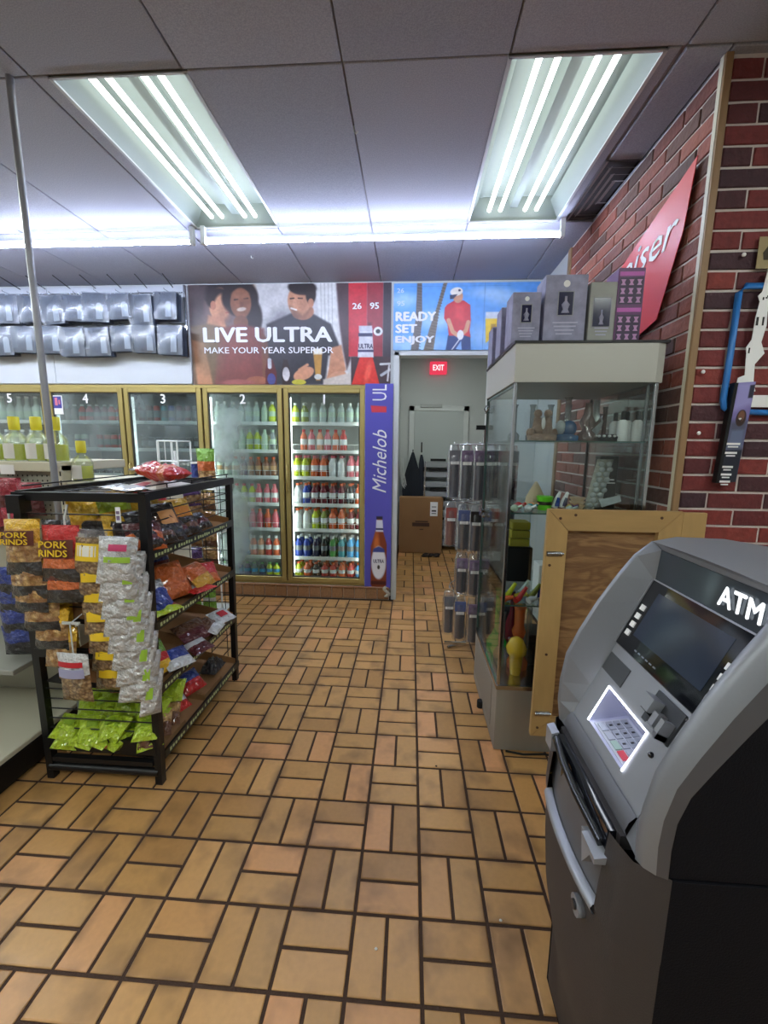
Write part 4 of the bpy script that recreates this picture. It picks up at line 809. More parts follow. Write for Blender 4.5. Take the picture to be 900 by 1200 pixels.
t = thing('white_carton', 'white and blue carton on the third shelf beside the wooden panel', 'carton', (.585, .90, z), 'pieces in the display case'); MB().bbox(.555, .61, .86, .95, z, z+.17, .003).build('carton_body', M_txtw, t); MB().box(.557, .608, .8585, .86, z+.01, z+.07).build('blue_panel', cm('blue'), t)
cl = ['orange', 'lime', 'grey', 'red', 'yellow', 'clear', 'white', 'olive', 'clear', 'grey']
for k in range(10):
    x = .40+.019*k; y = .80+.05*(k % 3); t = thing('small_pipe', f'{CW.get(cl[k], cl[k])} glass piece lying on the third shelf of the case, {ORD[k]} from the left', 'glass pipe', (x, y, z), 'small pieces in the case')
    a = rr.uniform(-1, 1); MB().tube([(x-.02*math.cos(a), y, z+.014), (x, y+.01, z+.02), (x+.03*math.cos(a), y, z+.03+.05*(k % 2))], [.016, .014, .008], 8).build('body', cm(cl[k]), t)
z = .336
vase('water_pipe', 'orange glass water pipe behind the yellow cup at the case bottom', .50, .93, z, [(.05, 0), (.052, .03), (.022, .08), (.022, .15), (.035, .19), (.024, .22), (.026, .30), (.030, .32), (.026, .32)], glassm('orange', S(226, 120, 60), .75), stem=[(-.02, -.02, .10), (-.055, -.04, .17)])
vase('water_pipe', 'yellow cone-shaped glass cup standing at the bottom front of the case', .475, .86, z, [(.024, 0), (.026, .01), (.034, .10), (.047, .11), (.050, .14), (.03, .18), (.012, .19)], mat('yellow_glass', S(226, 180, 40), .2, coat=.6))
vase('water_pipe', 'tall neon green glass water pipe in the back left of the case', .43, 1.10, z, [(.05, 0), (.055, .05), (.03, .09), (.014, .13), (.014, .34), (.02, .35)], glassm('green', S(70, 220, 90), .8))
vase('water_pipe', 'clear glass water pipe at the bottom left of the case', .425, .97, z, [(.035, 0), (.038, .05), (.016, .09), (.016, .26), (.02, .27)], glassm('clear', S(200, 206, 206), .25))
vase('water_pipe', 'clear glass water pipe with a dark mouthpiece beside the orange one', .56, .97, z, [(.03, 0), (.034, .06), (.014, .10), (.014, .30)], glassm('clear', S(200, 206, 206), .25))
t = thing('bottle', 'dark red bottle at the back of the case bottom', 'bottle', (.52, 1.15, z), 'pieces in the display case'); MB().lathe([(.035, 0), (.036, .14), (.014, .20), (.012, .32)], (.52, 1.15, z), 12).build('body', cm('maroon'), t)
t = thing('black_case', 'small dark box at the bottom of the case behind the yellow cup', 'box', (.59, 1.0, z), 'pieces in the display case'); MB().bbox(.56, .66, .95, 1.10, z, z+.16, .004).build('box_body', M_black, t)
MB().bbox(.40, .55, 1.22, 1.36, z, z+.18, .004).build('box_body', M_dark, thing('black_case', 'large dark box in the back corner of the case bottom', 'box', (.48, 1.29, z), 'pieces in the display case'))

# ---- boxes standing on top of the case
M_bx = mat('grey_box_print', S(136, 136, 162), .5, var=.55, vscale=26); M_bx2 = mat('silver_box_print', S(140, 142, 148), .5, var=.3, vscale=12); M_win = mat('box_window', S(34, 36, 66), .15, var=.5, vscale=30); M_bxg = mat('olive_box', S(146, 148, 142), .5, var=.25, vscale=16); M_pur = mat('purple_box', S(92, 34, 96), .45, var=.3, vscale=20)
ZT0 = 1.8685
def gift(x0, x1, y0, y1, h, m, label, win=(.33, .67, .42, .75), badge=True, side=None):
    t = thing('boxed_pipe', label, 'box', ((x0+x1)/2, (y0+y1)/2, ZT0), 'boxes on top of the display case'); w = x1-x0
    MB().bbox(x0, x1, y0, y1, ZT0, ZT0+h, .002).build('carton', m, t)
    a, b, c, d = x0+w*win[0], x0+w*win[1], ZT0+h*win[2], ZT0+h*win[3]
    MB().box(a-.004, b+.004, y0-.0012, y0, c-.004, d+.004).build('window_border', M_bx2, t)
    MB().box(a, b, y0-.002, y0-.0012, c, d).build('window', M_win, t)
    v = MB().lathe([(.10*w, 0), (.06*w, .05*h), (.10*w, .12*h), (.03*w, .17*h), (.03*w, .24*h)], ((a+b)/2, y0-.002, c+.03*h), 8); v.v = [(p[0], y0-.002-(.001 if p[1] < y0-.002 else 0), p[2]) for p in v.v]; v.build('pictured_pipe', M_bx, t)
    if badge: MB().lathe([(.08*w, 0), (.08*w, .001)], ((x0+x1)/2, y0-.0012, ZT0+h*.87), 12, 'y').build('badge', M_txtw, t)
    for k in range(4): MB().box(x0+w*(.22+.03*k), x1-w*(.18+.04*k), y0-.001, y0, ZT0+h*(.30-.055*k), ZT0+h*(.32-.055*k)).build('print_line', mat('pale_lilac_ink', S(180, 180, 204), .5), t)
    return t
gift(.352, .468, .80, .92, .205, M_bx, 'shorter lilac grey box at the front left corner on top of the display case')
gift(.482, .652, .80, .93, .270, M_bx, 'tallest lilac grey box with a dark window on top of the display case')
gift(.664, .770, .80, .90, .240, M_bxg, 'olive grey box with the largest window, between the tall box and the purple box', (.16, .80, .28, .74), False)
pb = thing('purple_box', 'purple box with rows of small pictures at the right end of the case top', 'box', (.83, .86, ZT0), 'boxes on top of the display case')
MB().bbox(.778, .885, .82, .93, ZT0, ZT0+.30, .002).build('carton', M_pur, pb)
for k, zz in ((0, .275), (1, .135)): MB().box(.784, .880, .8185, .82, ZT0+zz-.006, ZT0+zz+.010).build('pink_band', mat('pink_ink', S(190, 90, 180), .5), pb)
for blk in (0, 1):
    MB().box(.786, .879, .8188, .82, ZT0+.014+blk*.145, ZT0+.118+blk*.145).build('dark_panel', mat('dark_violet_ink', S(50, 26, 66), .5), pb)
    for i in range(3):
        for j in range(3):
            x = .800+.032*i; zz = ZT0+.030+.034*j+blk*.145; m = MB().prism([(x-.010, zz-.010), (x+.010, zz-.010), (x+.004, zz), (x+.010, zz+.012), (x-.010, zz+.012), (x-.004, zz)], .8175, .8188, 'y'); m.build('picture', mat('pale_pink_ink', S(190, 140, 190) if (i+j) % 3 == 0 else S(170, 160, 190), .5), pb)
gift(.352, .452, 1.02, 1.13, .215, M_bx, 'lilac grey box second from the front along the case top left edge', badge=False)
gift(.352, .452, 1.23, 1.34, .185, M_bx, 'dark grey box rearmost along the left edge of the case top', badge=False)
gift(.56, .70, 1.05, 1.20, .20, M_bx2, 'silver box standing behind the tall lilac one on the case top', badge=False)
t = thing('paper_bag', 'crumpled black and silver bag lying between the olive and purple boxes', 'bag', (.79, .95, ZT0)); MB().tube([(.74, .97, ZT0+.02), (.76, .97, ZT0+.16), (.79, .965, ZT0+.27), (.84, .97, ZT0+.30)], [.03, .03, .022, .01], 7).build('bag_body', mat('foil', S(150, 150, 160), .25, .8, bump=1, bscale=60), t)

# ------------------------------------------------------------------ spinner rack with hanging packs
sp = thing('spinner_rack', 'freestanding wire spinner rack of clear packs left of the display case', 'rack', (.44, 1.86, 0))
sx, sy = .44, 1.86
MB().tube([(sx, sy, 0), (sx, sy, 1.56)], .010, 8).build('centre_pole', M_chrome, sp); MB().box(sx-.055, sx+.055, sy-.012, sy+.012, 1.555, 1.585).build('top_handle', M_black, sp)
for z in (1.455, 1.07, .755, .43):
    w = MB(); R0 = .20; rg = [(sx+R0*math.cos(a*math.pi/8), sy+R0*math.sin(a*math.pi/8), z) for a in range(17)]; w.tube(rg, .004, 5)
    for a in range(8): w.tube([(sx, sy, z), (sx+R0*math.cos(a*math.pi/4), sy+R0*math.sin(a*math.pi/4), z)], .003, 4)
    w.build('wire_tier', M_chrome, sp)
for a in (0, 1, 2, 3): MB().tube([(sx, sy, .03), (sx+.235*math.cos(a*math.pi/2+.5), sy+.235*math.sin(a*math.pi/2+.5), .012)], .010, 6).build('foot', M_chrome, sp)
MB().box(sx-.235, sx-.08, 1.70, 1.715, .055, .075).build('foot_bar', M_chrome, sp)
M_clr = film('clear_sleeve', (.9, .92, .93, 1), .10, .10, body=.10, bcol=(.7, .72, .75, 1)); M_dkc = mat('dark_cloth', S(62, 62, 72), .85, var=.25, vscale=20)
def sleeve(x, y, z, h, w, cc, body, label):
    t = thing('hanging_pack', label, 'pack', (x, y, z), 'clear packs on the spinner rack')
    MB().tube([(x, y, z-h+.01), (x, y, z-h*.5), (x, y, z-.09)], [w*.36, w*.40, w*.34], 8).build('contents', body, t)
    MB().box(x-w*.40, x+w*.40, y-w*.44, y-w*.40, z-.105, z-.035).build('header_card', cc, t); MB().box(x-w*.30, x+w*.30, y-w*.455, y-w*.44, z-.128, z-.108).build('price_label', M_txtw, t)
    b = MB(); P = []
    for i in range(6): P.append([(x+w*.5*math.cos(j*math.pi/5)*(1 if 0 < i else .7), y+w*.5*math.sin(j*math.pi/5)*(1 if i > 0 else .3), z-h*i/5) for j in range(11)])
    b.grid(P, True); b.build('sleeve', M_clr, t); MB().tube([(x, y, z), (x, y, z+.018), (x, y+.03, z+.02)], .003, 4).build('hook', M_chrome, t)
PL = {'purple': mat('card_purple', S(120, 104, 136), .5, var=.7, vscale=40), 'red': mat('card_red', S(150, 74, 70), .5), 'blue': mat('card_blue', S(84, 98, 150), .5), 'black': M_txtk, 'grey': mat('card_grey', S(110, 110, 120), .5)}
tiers = [(1.45, .36, [(.235, 'grey'), (.305, 'purple'), (.385, 'purple'), (.455, 'black'), (.525, 'red'), (.60, 'grey')]), (1.06, .31, [(.228, 'red'), (.30, 'blue'), (.375, 'black'), (.45, 'grey'), (.52, 'red'), (.59, 'grey')]),
         (.735, .29, [(.30, 'purple'), (.38, 'purple'), (.46, 'black'), (.54, 'grey')]), (.43, .32, [(.235, 'grey'), (.30, 'blue'), (.385, 'purple'), (.475, 'grey'), (.56, 'black')])]
for ti, (z, h, row) in enumerate(tiers):
    for k, (x, c) in enumerate(row):
        y = sy-math.sqrt(max(.0, .22**2-(x-sx)**2)); sleeve(x, y, z, h, .092, PL[c], M_dkc if c != 'red' or ti == 0 else mat('rust_cloth', S(110, 60, 54), .85), f'clear-sleeved dark pack with {c} card, {ORD[k]} from left on the {["top", "second", "third", "bottom"][ti]} spinner tier')

# ------------------------------------------------------------------ red vinyl sign on the side brick wall
sg = thing('wall_sign', 'red pointed vinyl sign with white script on the side brick wall', 'sign', (1.012, 1.2, 2.1))
xw = 1.0125
pts = [(.775, 2.545), (.80, 2.40), (.90, 2.30), (.985, 2.11), (1.12, 1.95), (1.60, 2.02), (1.90, 2.30), (1.70, 2.28), (1.40, 2.33), (1.12, 2.375)]
pts = [(.775, 2.545), (.815, 2.30), (.94, 2.00), (1.30, 1.92), (1.80, 1.98), (1.95, 2.25), (1.35, 2.355)]
MB().prism(pts, xw-.003, xw, 'x').build('vinyl_shape', mat('red_vinyl', S(206, 52, 50), .45), sg)
text('lettering', 'weiser', (xw-.0045, 1.145, 2.325), (0, -1, 0.05), (0, .05, 1), .60, .125, M_txtw, sg, .006, .35)

# ------------------------------------------------------------------ things on the front-facing brick wall
y = .683
bs = thing('blue_outline_sign', 'blue neon-style rounded outline sign on the front brick wall', 'sign', (1.35, y, 1.8))
MB().tube([(1.60, y, 2.045), (1.185, y, 2.045), (1.163, y, 2.020), (1.162, y, 1.80), (1.158, y, 1.63), (1.165, y, 1.60), (1.19, y, 1.585), (1.60, y, 1.575)], .0115, 8).build('outline_tube', mat('blue_tube', S(46, 120, 196), .35), bs)
MB().tube([(1.42, y+.01, 2.045), (1.42, y+.012, 1.58)], .004, 5).build('mount', M_black, bs)
nt = thing('paper_notice', 'small tan paper card taped at the top right of the front brick wall', 'paper', (1.24, .685, 2.11)); MB().box(1.212, 1.32, .684, .686, 2.105, 2.215).build('card', mat('tan_card', S(158, 142, 104), .7), nt)
MB().prism([(1.235, 2.135), (1.265, 2.135), (1.27, 2.16), (1.25, 2.19), (1.23, 2.16)], .683, .684, 'y').build('printed_figure', mat('dark_ink', S(60, 54, 40), .7), nt)
pw = thing('paper_strip', 'white ragged paper strips hanging in front of the blue outline sign', 'paper', (1.235, .67, 1.75))
pr_ = [(1.245, 2.10), (1.34, 2.10), (1.34, 1.98), (1.262, 1.985), (1.268, 1.90), (1.258, 1.84), (1.275, 1.80), (1.246, 1.76), (1.25, 1.70), (1.262, 1.66), (1.185, 1.655), (1.192, 1.71), (1.215, 1.72), (1.21, 1.80), (1.205, 1.82), (1.222, 1.85), (1.225, 1.93), (1.232, 1.985), (1.222, 2.005), (1.236, 2.02)]
MB().prism(pr_, .668, .670, 'y').build('paper', M_txtw, pw)
MB().box(1.24, 1.245, .6668, .668, 1.99, 2.0).box(1.25, 1.256, .6668, .668, 1.995, 2.0).box(1.228, 1.236, .6668, .668, 1.90, 1.93).box(1.25, 1.256, .6668, .668, 1.90, 1.93).box(1.215, 1.22, .6668, .668, 1.80, 1.82).box(1.255, 1.30, .6668, .668, 2.0, 2.006).build('written_marks', M_txtk, pw)
MB().box(1.25, 1.42, .664, .666, 1.60, 1.645).build('paper_tab', M_txtw, pw)
hs = thing('display_strip', 'tilted violet printed strip with a laughing face, hanging on the brick wall', 'poster', (1.22, .66, 1.30))
D_ = Art(0, 60, 0, 320, 40, 160, (120, 110, 170)); D_.poly([(0, 0), (60, 0), (60, 70), (0, 90)], (150, 144, 200), 20); D_.poly([(44, 10), (60, 10), (60, 50), (44, 50)], (40, 40, 60), 4); D_.poly([(0, 120), (60, 120), (60, 330), (0, 330)], (78, 82, 104), 20); D_.ell(34, 112, 17, 26, (54, 34, 28)); D_.ell(34, 106, 11, 17, (120, 80, 60)); D_.ell(32, 116, 7, 7, (40, 22, 20)); D_.ell(32, 114, 5, 3, (220, 214, 210)); D_.poly([(0, 215), (60, 215), (60, 330), (0, 330)], (26, 30, 46), 6); D_.poly([(10, 150), (52, 150), (56, 205), (6, 205)], (100, 110, 140), 10)
a0 = Vector((1.186, .658, 1.690)); dr = Vector((.056-.0, 0, .004)).normalized(); dd = Vector((-.02, 0, -.36)).normalized()
D_.sheet('printed_sheet', a0, dr, Vector((.0, 0, -1)).lerp(dd, 1).normalized(), .066, .385, M_print, hs)
for k, (zz, s) in enumerate(((1.455, .05), (1.42, .045), (1.365, .04), (1.335, .04), (1.307, .04))): MB().box(1.178-.02*(1.69-zz)/.36+.01, 1.178-.02*(1.69-zz)/.36+.01+s, .6555, .657, zz, zz+.008).box(1.178-.02*(1.69-zz)/.36+.016, 1.178-.02*(1.69-zz)/.36+.004+s, .6555, .657, zz-.010, zz-.005).build('print_line', M_txtw, hs)
MB().prism([(1.174, 1.69), (1.187, 1.69), (1.166, 1.305), (1.154, 1.305)], .655, .68, 'y').build('black_backing', M_black, hs)
for k, (x, zz) in enumerate(((1.165, 2.155), (1.085, 1.50), (1.072, 1.735))): put(MB().ball((x, .686, zz), .008, .006, .008, 8, 5).build('wall_screw', M_txtw, None, (x, .686, zz)), ['white screw head in the mortar, topmost on the front brick wall', 'torn white paper scrap stuck low on the front brick wall', 'white screw head near the wood trim, middle of the front brick wall'][k], 'screw')

# ------------------------------------------------------------------ framed plywood panel behind the cash machine
M_ply = mat('plywood', S(120, 86, 54), .6, bump=.3, bscale=20, stretch=(1.2, 1, 7))
nt_ = M_ply.node_tree; bb = nt_.nodes['Principled BSDF']; tc = nt_.nodes.new('ShaderNodeTexCoord'); mp = nt_.nodes.new('ShaderNodeMapping'); mp.inputs['Scale'].default_value = (1.6, 1, 6.5)
wv = nt_.nodes.new('ShaderNodeTexNoise'); wv.inputs['Scale'].default_value = 1.9; wv.inputs['Detail'].default_value = 2; wv.inputs['Distortion'].default_value = 1.4
sn = nt_.nodes.new('ShaderNodeMath'); sn.operation = 'MULTIPLY'; sn.inputs[1].default_value = 26; si = nt_.nodes.new('ShaderNodeMath'); si.operation = 'SINE'
cr = nt_.nodes.new('ShaderNodeValToRGB'); cr.color_ramp.elements[0].color = S(112, 80, 50); cr.color_ramp.elements[1].color = S(142, 108, 70)
mr = nt_.nodes.new('ShaderNodeMapRange'); mr.inputs[1].default_value = -1; mr.inputs[2].default_value = 1
for a, b in ((tc.outputs['Object'], mp.inputs[0]), (mp.outputs[0], wv.inputs[0]), (wv.outputs[0], sn.inputs[0]), (sn.outputs[0], si.inputs[0]), (si.outputs[0], mr.inputs[0]), (mr.outputs[0], cr.inputs[0]), (cr.outputs[0], bb.inputs['Base Color'])): nt_.links.new(a, b)
M_pine = mat('pine', S(170, 138, 88), .55, var=.16, vscale=5, stretch=(6, 6, 1.5)); M_pine_h = mat('pine_across', S(164, 132, 84), .55, var=.16, vscale=5, stretch=(1.5, 6, 8))
wp = thing('plywood_panel', 'framed plywood door panel with pine rails, fixed in front of the display case', 'panel', (.80, .67, .155))
ya, yb, yc = .650, .672, .684
X0, X1, Z0, Z1, rw = .502, 1.040, .158, 1.187, .088
MB().box(X0+.02, X1-.02, yb, yc, Z0+.02, Z1-.02).build('plywood_sheet', M_ply, wp)
def rail(pts, m): MB().prism(pts, ya, yb, 'y').build('rail', m, wp)
rail([(X0, Z0+.0), (X0+rw, Z0+rw), (X0+rw+.004, Z1-rw), (X0+.008, Z1)], M_pine); rail([(X0+.010, Z1), (X0+rw+.006, Z1-rw), (X1-rw, Z1-rw), (X1+.0, Z1)], M_pine_h)
rail([(X1+.002, Z1), (X1-rw+.002, Z1-rw), (X1-rw, Z0+rw), (X1, Z0)], M_pine); rail([(X0+.003, Z0), (X1-.002, Z0), (X1-rw-.002, Z0+rw), (X0+rw+.002, Z0+rw)], M_pine_h)
MB().bbox(X1+.004, X1+.10, .655, .675, .30, Z1-.004, .003).build('side_board', M_pine, wp)
for zz in (1.00, .27):
    h = MB().box(X0+.012, X0+.075, ya-.004, ya, zz-.010, zz+.010); h.tube([(X0+.015, ya-.006, zz), (X0+.080, ya-.006, zz+.002)], .006, 6); h.build('hinge', M_chrome, wp)
for (x, zz) in ((.56, 1.15), (.62, 1.165), (.53, .95), (.545, .55), (.96, 1.16), (1.01, 1.05), (.53, .2)): MB().lathe([(.006, 0), (.006, .002)], (x, ya-.002, zz), 8, 'y').build('knot', mat('dark_knot', S(70, 44, 24), .6), wp)
cb = MB().tube([(.42, .735, .008), (.50, .72, .006), (.60, .73, .006), (.72, .70, .006)], .005, 5); put(cb.build('floor_cable', M_dark, None, (.55, .73, 0)), 'thin dark cable on the floor at the foot of the display case', 'cable')
# ------------------------------------------------------------------ snack bags
M_foil = mat('foil_silver', S(176, 178, 176), .3, .6, bump=.8, bscale=40, var=.25, vscale=25)
def bagm(n, c, rough=.28, **k): return mat('bag_'+n, c, rough, bump=1.0, bscale=38, coat=.5, bdist=.03, **k)
def chunk(n, c1, c2, sc=70):
    m = bagm(n, c1); nt = m.node_tree; L = nt.links.new; b = nt.nodes['Principled BSDF']; tc = nt.nodes.new('ShaderNodeTexCoord'); v = nt.nodes.new('ShaderNodeTexVoronoi'); v.inputs['Scale'].default_value = sc
    cr = nt.nodes.new('ShaderNodeValToRGB'); cr.color_ramp.elements[0].color = c1; cr.color_ramp.elements[1].color = c2; cr.color_ramp.elements[1].position = .75
    L(tc.outputs['Object'], v.inputs[0]); L(v.outputs['Distance'], cr.inputs[0]); L(cr.outputs[0], b.inputs['Base Color']); return m
BC = {'yellow': bagm('yellow', S(226, 178, 40)), 'red': bagm('red', S(200, 40, 40)), 'black': bagm('black', S(34, 32, 34)), 'tan': chunk('tan', S(214, 178, 118), S(140, 96, 52), 42), 'brown': bagm('brown', S(104, 66, 44), var=.3, vscale=20),
      'nuts': chunk('nuts', S(190, 160, 118), S(104, 76, 50), 75), 'silver': bagm('silver', S(200, 202, 204), .16, metal=.35, var=.15, vscale=12), 'lime': bagm('lime', S(170, 196, 40), var=.2, vscale=16), 'white': bagm('white', S(210, 212, 214)),
      'blue': bagm('blue', S(40, 60, 140)), 'orange': bagm('orange', S(206, 104, 48), var=.2, vscale=14), 'green': bagm('green', S(120, 170, 60)), 'purple': bagm('purple', S(92, 60, 120)), 'maroon': bagm('maroon', S(90, 30, 36)), 'clear': film('clear_bag', (.92, .93, .92, 1), .12, .12, body=.16, bcol=(.75, .76, .74, 1)),
      'pinkish': bagm('pinkish', S(160, 44, 62)), 'gold': bagm('gold', S(214, 160, 50)), 'darkred': bagm('darkred', S(140, 40, 34), var=.4, vscale=30)}
def pillow(w, h, t, zones, seed, n=9, k=12, crimp=.05):
    """pillow bag hanging from its top centre, front to -Y; zones = [(v from top, colour)]"""
    r = random.Random(seed); names = []; b = MB()
    for _, c in zones:
        if c not in names: names.append(c)
    ph = r.uniform(0, 6)
    def P(u, v, s):
        e = max(0, min(1, v/crimp))*max(0, min(1, (1-v)/crimp)); a = max(0, 1-(2*u-1)**2)**.55*max(0, 1-abs(2*v-1)**3)**.5
        wob = .16*math.sin(9*u+ph+5*v)+.14*math.sin(15*v+ph*2)*math.cos(9*u)+.14*math.sin(23*u+19*v+ph)+.08*math.sin(31*v-11*u+ph)
        return ((u-.5)*w*(1-.05*math.sin(math.pi*v)), s*t*.5*a*(1+wob)*e+.006*w*math.sin(20*u+ph)*(1-e), -v*h)
    for s in (-1, 1):
        for i in range(k):
            vm = (i+.5)/k; c = [z for z in zones if vm >= z[0]][-1][1]; b.use(names.index(c))
            row = [[P(j/n, i/k, s) for j in range(n+1)], [P(j/n, (i+1)/k, s) for j in range(n+1)]]
            b.grid(row, True, s > 0)
    return b, names
def snack(label, x, y, z, w, h, t, zones, seed, rot=(0, 0, 0), group='snack bags', patch=None, words=None, cat='snack bag', name='snack_bag', hang=True):
    b, names = pillow(w, h, t, zones, seed); me = b.mesh('bag', [BC[n] for n in names])
    root = link(name, me, None, (x, y, z)); root.rotation_euler = rot; put(root, label, cat, group); reg(root, (0, 0, 0))
    if patch:                      # printed label lying on the front: (u0,u1,v0,v1,colour)
        for (u0, u1, v0, v1, m) in patch:
            g = MB(); nn, kk = 6, 5; rows = []
            for i in range(kk+1):
                v = v0+(v1-v0)*i/kk; rr_ = []
                for j in range(nn+1):
                    u = u0+(u1-u0)*j/nn; a = max(0, 1-(2*u-1)**2)**.55*max(0, 1-abs(2*v-1)**3)**.5; rr_.append(((u-.5)*w, -t*.5*a*1.22-.0015, -v*h))
                rows.append(rr_)
            g.grid(rows, True); o = link('label', g.mesh('label', [m]), root); reg(o, (0, 0, 0))
    if words:
        for (s, u0, u1, v0, v1, m) in words:
            o = text('lettering', s, ((u0+u1-1)/2*w, -t*.5*1.25-.003, -(v0+v1)/2*h), (1, 0, 0), (0, 0, 1), (u1-u0)*w, (v1-v0)*h, m, root, .02)
    return root
M_lw = mat('label_white', S(226, 224, 218), .4); M_ly = mat('label_yellow', S(232, 196, 40), .4); M_lr = mat('label_red', S(190, 30, 46), .4); M_lb = mat('label_brown', S(96, 44, 30), .4); M_lg = mat('label_green', S(150, 190, 60), .4); M_lp = mat('label_pink', S(190, 50, 100), .4); M_lblue = mat('label_blue', S(50, 60, 140), .4)

# ------------------------------------------------------------------ black wire snack rack
RX0, RX1, RY0, RY1 = -1.585, -1.100, .44, 1.24
sr = thing('snack_rack', 'black metal wire rack full of snack bags at the left of the aisle', 'rack', (-1.34, .84, 0))
for x, y, xt in ((RX1, RY0, -1.075), (RX1-.015, RY1, -1.10), (RX0, RY0, RX0), (RX0, RY1, RX0)):
    MB().add([(x-.015, y-.015, 0), (x+.015, y-.015, 0), (x+.015, y+.015, 0), (x-.015, y+.015, 0), (xt-.015, y-.015, 1.245), (xt+.015, y-.015, 1.245), (xt+.015, y+.015, 1.245), (xt-.015, y+.015, 1.245)], [(0, 3, 2, 1), (4, 5, 6, 7), (0, 1, 5, 4), (1, 2, 6, 5), (2, 3, 7, 6), (3, 0, 4, 7)]).build('post', M_black, sr)
m = MB().box(RX1-.0, RX1+.03, RY0, RY1, 1.215, 1.25).box(RX0-.012, RX0+.012, RY0, RY1, 1.215, 1.25).box(RX0, RX1+.02, RY0-.014, RY0+.010, 1.212, 1.245).box(RX0, RX1, RY1-.012, RY1+.012, 1.212, 1.245); m.build('top_frame', M_black, sr)
m = MB()
for k in range(13): y = RY0+.03+k*(RY1-RY0-.06)/12; m.tube([(RX0, y, 1.235), (RX1+.01, y, 1.235)], .0025, 4)
for x in (RX0+.02, RX0+.12, RX1-.10, RX1-.002): m.tube([(x, RY0, 1.268 if x > -1.2 or x < -1.55 else 1.238), (x, RY1, 1.268 if x > -1.2 or x < -1.55 else 1.238)], .003, 4)
for y in (RY0+.01, RY0+.2, RY0+.4, RY0+.6, RY1-.02): m.tube([(RX1-.002, y, 1.24), (RX1-.002, y, 1.268)], .003, 4)
m.build('top_wires', M_black, sr)
M_strip2 = mat('price_strip', S(20, 24, 20), .35); M_lt = mat('strip_green_ink', S(190, 204, 150), .5)
for si, z in enumerate((.995, .70, .42, .125)):
    t_ = .03
    s = MB().add([(RX0+.02, RY0, z+.03), (RX1+.012, RY0, z-.012), (RX1+.012, RY1, z-.012), (RX0+.02, RY1, z+.03), (RX0+.02, RY0, z+.024), (RX1+.012, RY0, z-.018), (RX1+.012, RY1, z-.018), (RX0+.02, RY1, z+.024)], [(0, 1, 2, 3), (7, 6, 5, 4), (0, 4, 5, 1), (1, 5, 6, 2), (2, 6, 7, 3), (3, 7, 4, 0)]).build('shelf', M_black, sr)
    MB().box(RX1+.012, RX1+.019, RY0+.015, RY1-.015, z-.024, z+.012).build('price_strip', M_strip2, s)
    k = 0; y = RY0+.05
    L_ = MB()
    while y < RY1-.08:
        for q in range(6): L_.box(RX1+.019, RX1+.0196, y+q*.021, y+q*.021+.013, z-.014+.002*(q % 2), z+.002-.002*(q % 3))
        L_.prism([(y+.137, z-.012), (y+.152, z-.012), (y+.1445, z+.006)], RX1+.019, RX1+.0196, 'x'); y += .17
    put(L_.build('strip_print', M_lt, s), None, None, None, 'stuff')
    # cardboard trays with low walls
    for (ya_, yb_) in ((RY0+.02, RY0+.40), (RY0+.41, RY1-.02)):
        x0, x1 = RX0+.06, RX1-.006; zz = z+.005; c = MB(); f = lambda x: z+.03-(x-RX0-.02)/(RX1-RX0-.008)*.042+.004
        c.add([(x0, ya_, f(x0)), (x1, ya_, f(x1)), (x1, yb_, f(x1)), (x0, yb_, f(x0))], [(0, 1, 2, 3)])
        for (p, q, hp, hq) in (((x0, ya_), (x1, ya_), .08, .03), ((x0, yb_), (x1, yb_), .08, .03), ((x0, ya_), (x0, yb_), .08, .08)):
            c.add([(p[0], p[1], f(p[0])), (q[0], q[1], f(q[0])), (q[0], q[1], f(q[0])+hq), (p[0], p[1], f(p[0])+hp), (p[0]+.003, p[1]+.003, f(p[0])), (q[0]+.003, q[1]+.003, f(q[0])), (q[0]+.003, q[1]+.003, f(q[0])+hq), (p[0]+.003, p[1]+.003, f(p[0])+hp)], [(0, 1, 2, 3), (7, 6, 5, 4), (3, 2, 6, 7)])
        c.add([(x1, ya_, f(x1)), (x1, yb_-.18, f(x1)), (x1, yb_-.18, f(x1)+.022), (x1, ya_, f(x1)+.022)], [(0, 1, 2, 3)])
        c.build('cardboard_tray', M_card, s)
m = MB()
for k in range(5): z = .235+k*.045; m.tube([(RX0, RY0, z), (RX1, RY0, z)], .003, 5)
m.build('end_wires', M_black, sr)
m = MB()
for z in (.60, .78, .93, 1.10, 1.16): m.tube([(RX0, RY0, z), (RX1+.01, RY0, z)], .003, 5)
for z in (1.06, 1.12, 1.16, .76, .82, .5, .56): m.tube([(RX1+.004, RY0, z), (RX1-.008, RY1, z)], .0025, 4) if z > 1.05 else None; m.tube([(RX0, RY1, z), (RX1, RY1, z)], .0025, 4)
for k in range(5): x = RX0+.1*k+.03; m.tube([(x, RY1, .1), (x, RY1, 1.22)], .0025, 4)
m.build('side_wires', M_black, sr)
MB().box(RX0, RX1, RY0-.018, RY0+.004, .14, .205).box(RX0+.02, RX1-.02, RY0-.016, RY0+.01, .085, .105).build('end_skirt', M_black, sr)
MB().tube([(RX0, RY0-.006, .055), (RX1, RY0-.006, .055)], .017, 8).build('bottom_tube', M_black, sr)
MB().box(RX0, RX1, RY0-.018, RY0+.004, .565, .60).build('middle_bar', M_black, sr)
for z in (.172, .60): text_o = MB().bbox(-1.345, -1.285, RY0-.022, RY0-.018, z-.008, z+.012, .001).build('red_sticker', mat('sticker_red', S(200, 90, 80), .5), sr)
MB().box(-1.60, -1.545, .40, .45, 1.165, 1.235).build('corner_bracket', M_black, sr)
for x, z0 in ((-1.375, 1.20), (-1.60, 1.21)):
    MB().tube([(x, .425, z0), (x-.004, .41, z0-.05), (x-.002, .405, z0-.115)], .004, 5).build('white_strap', M_white, sr)
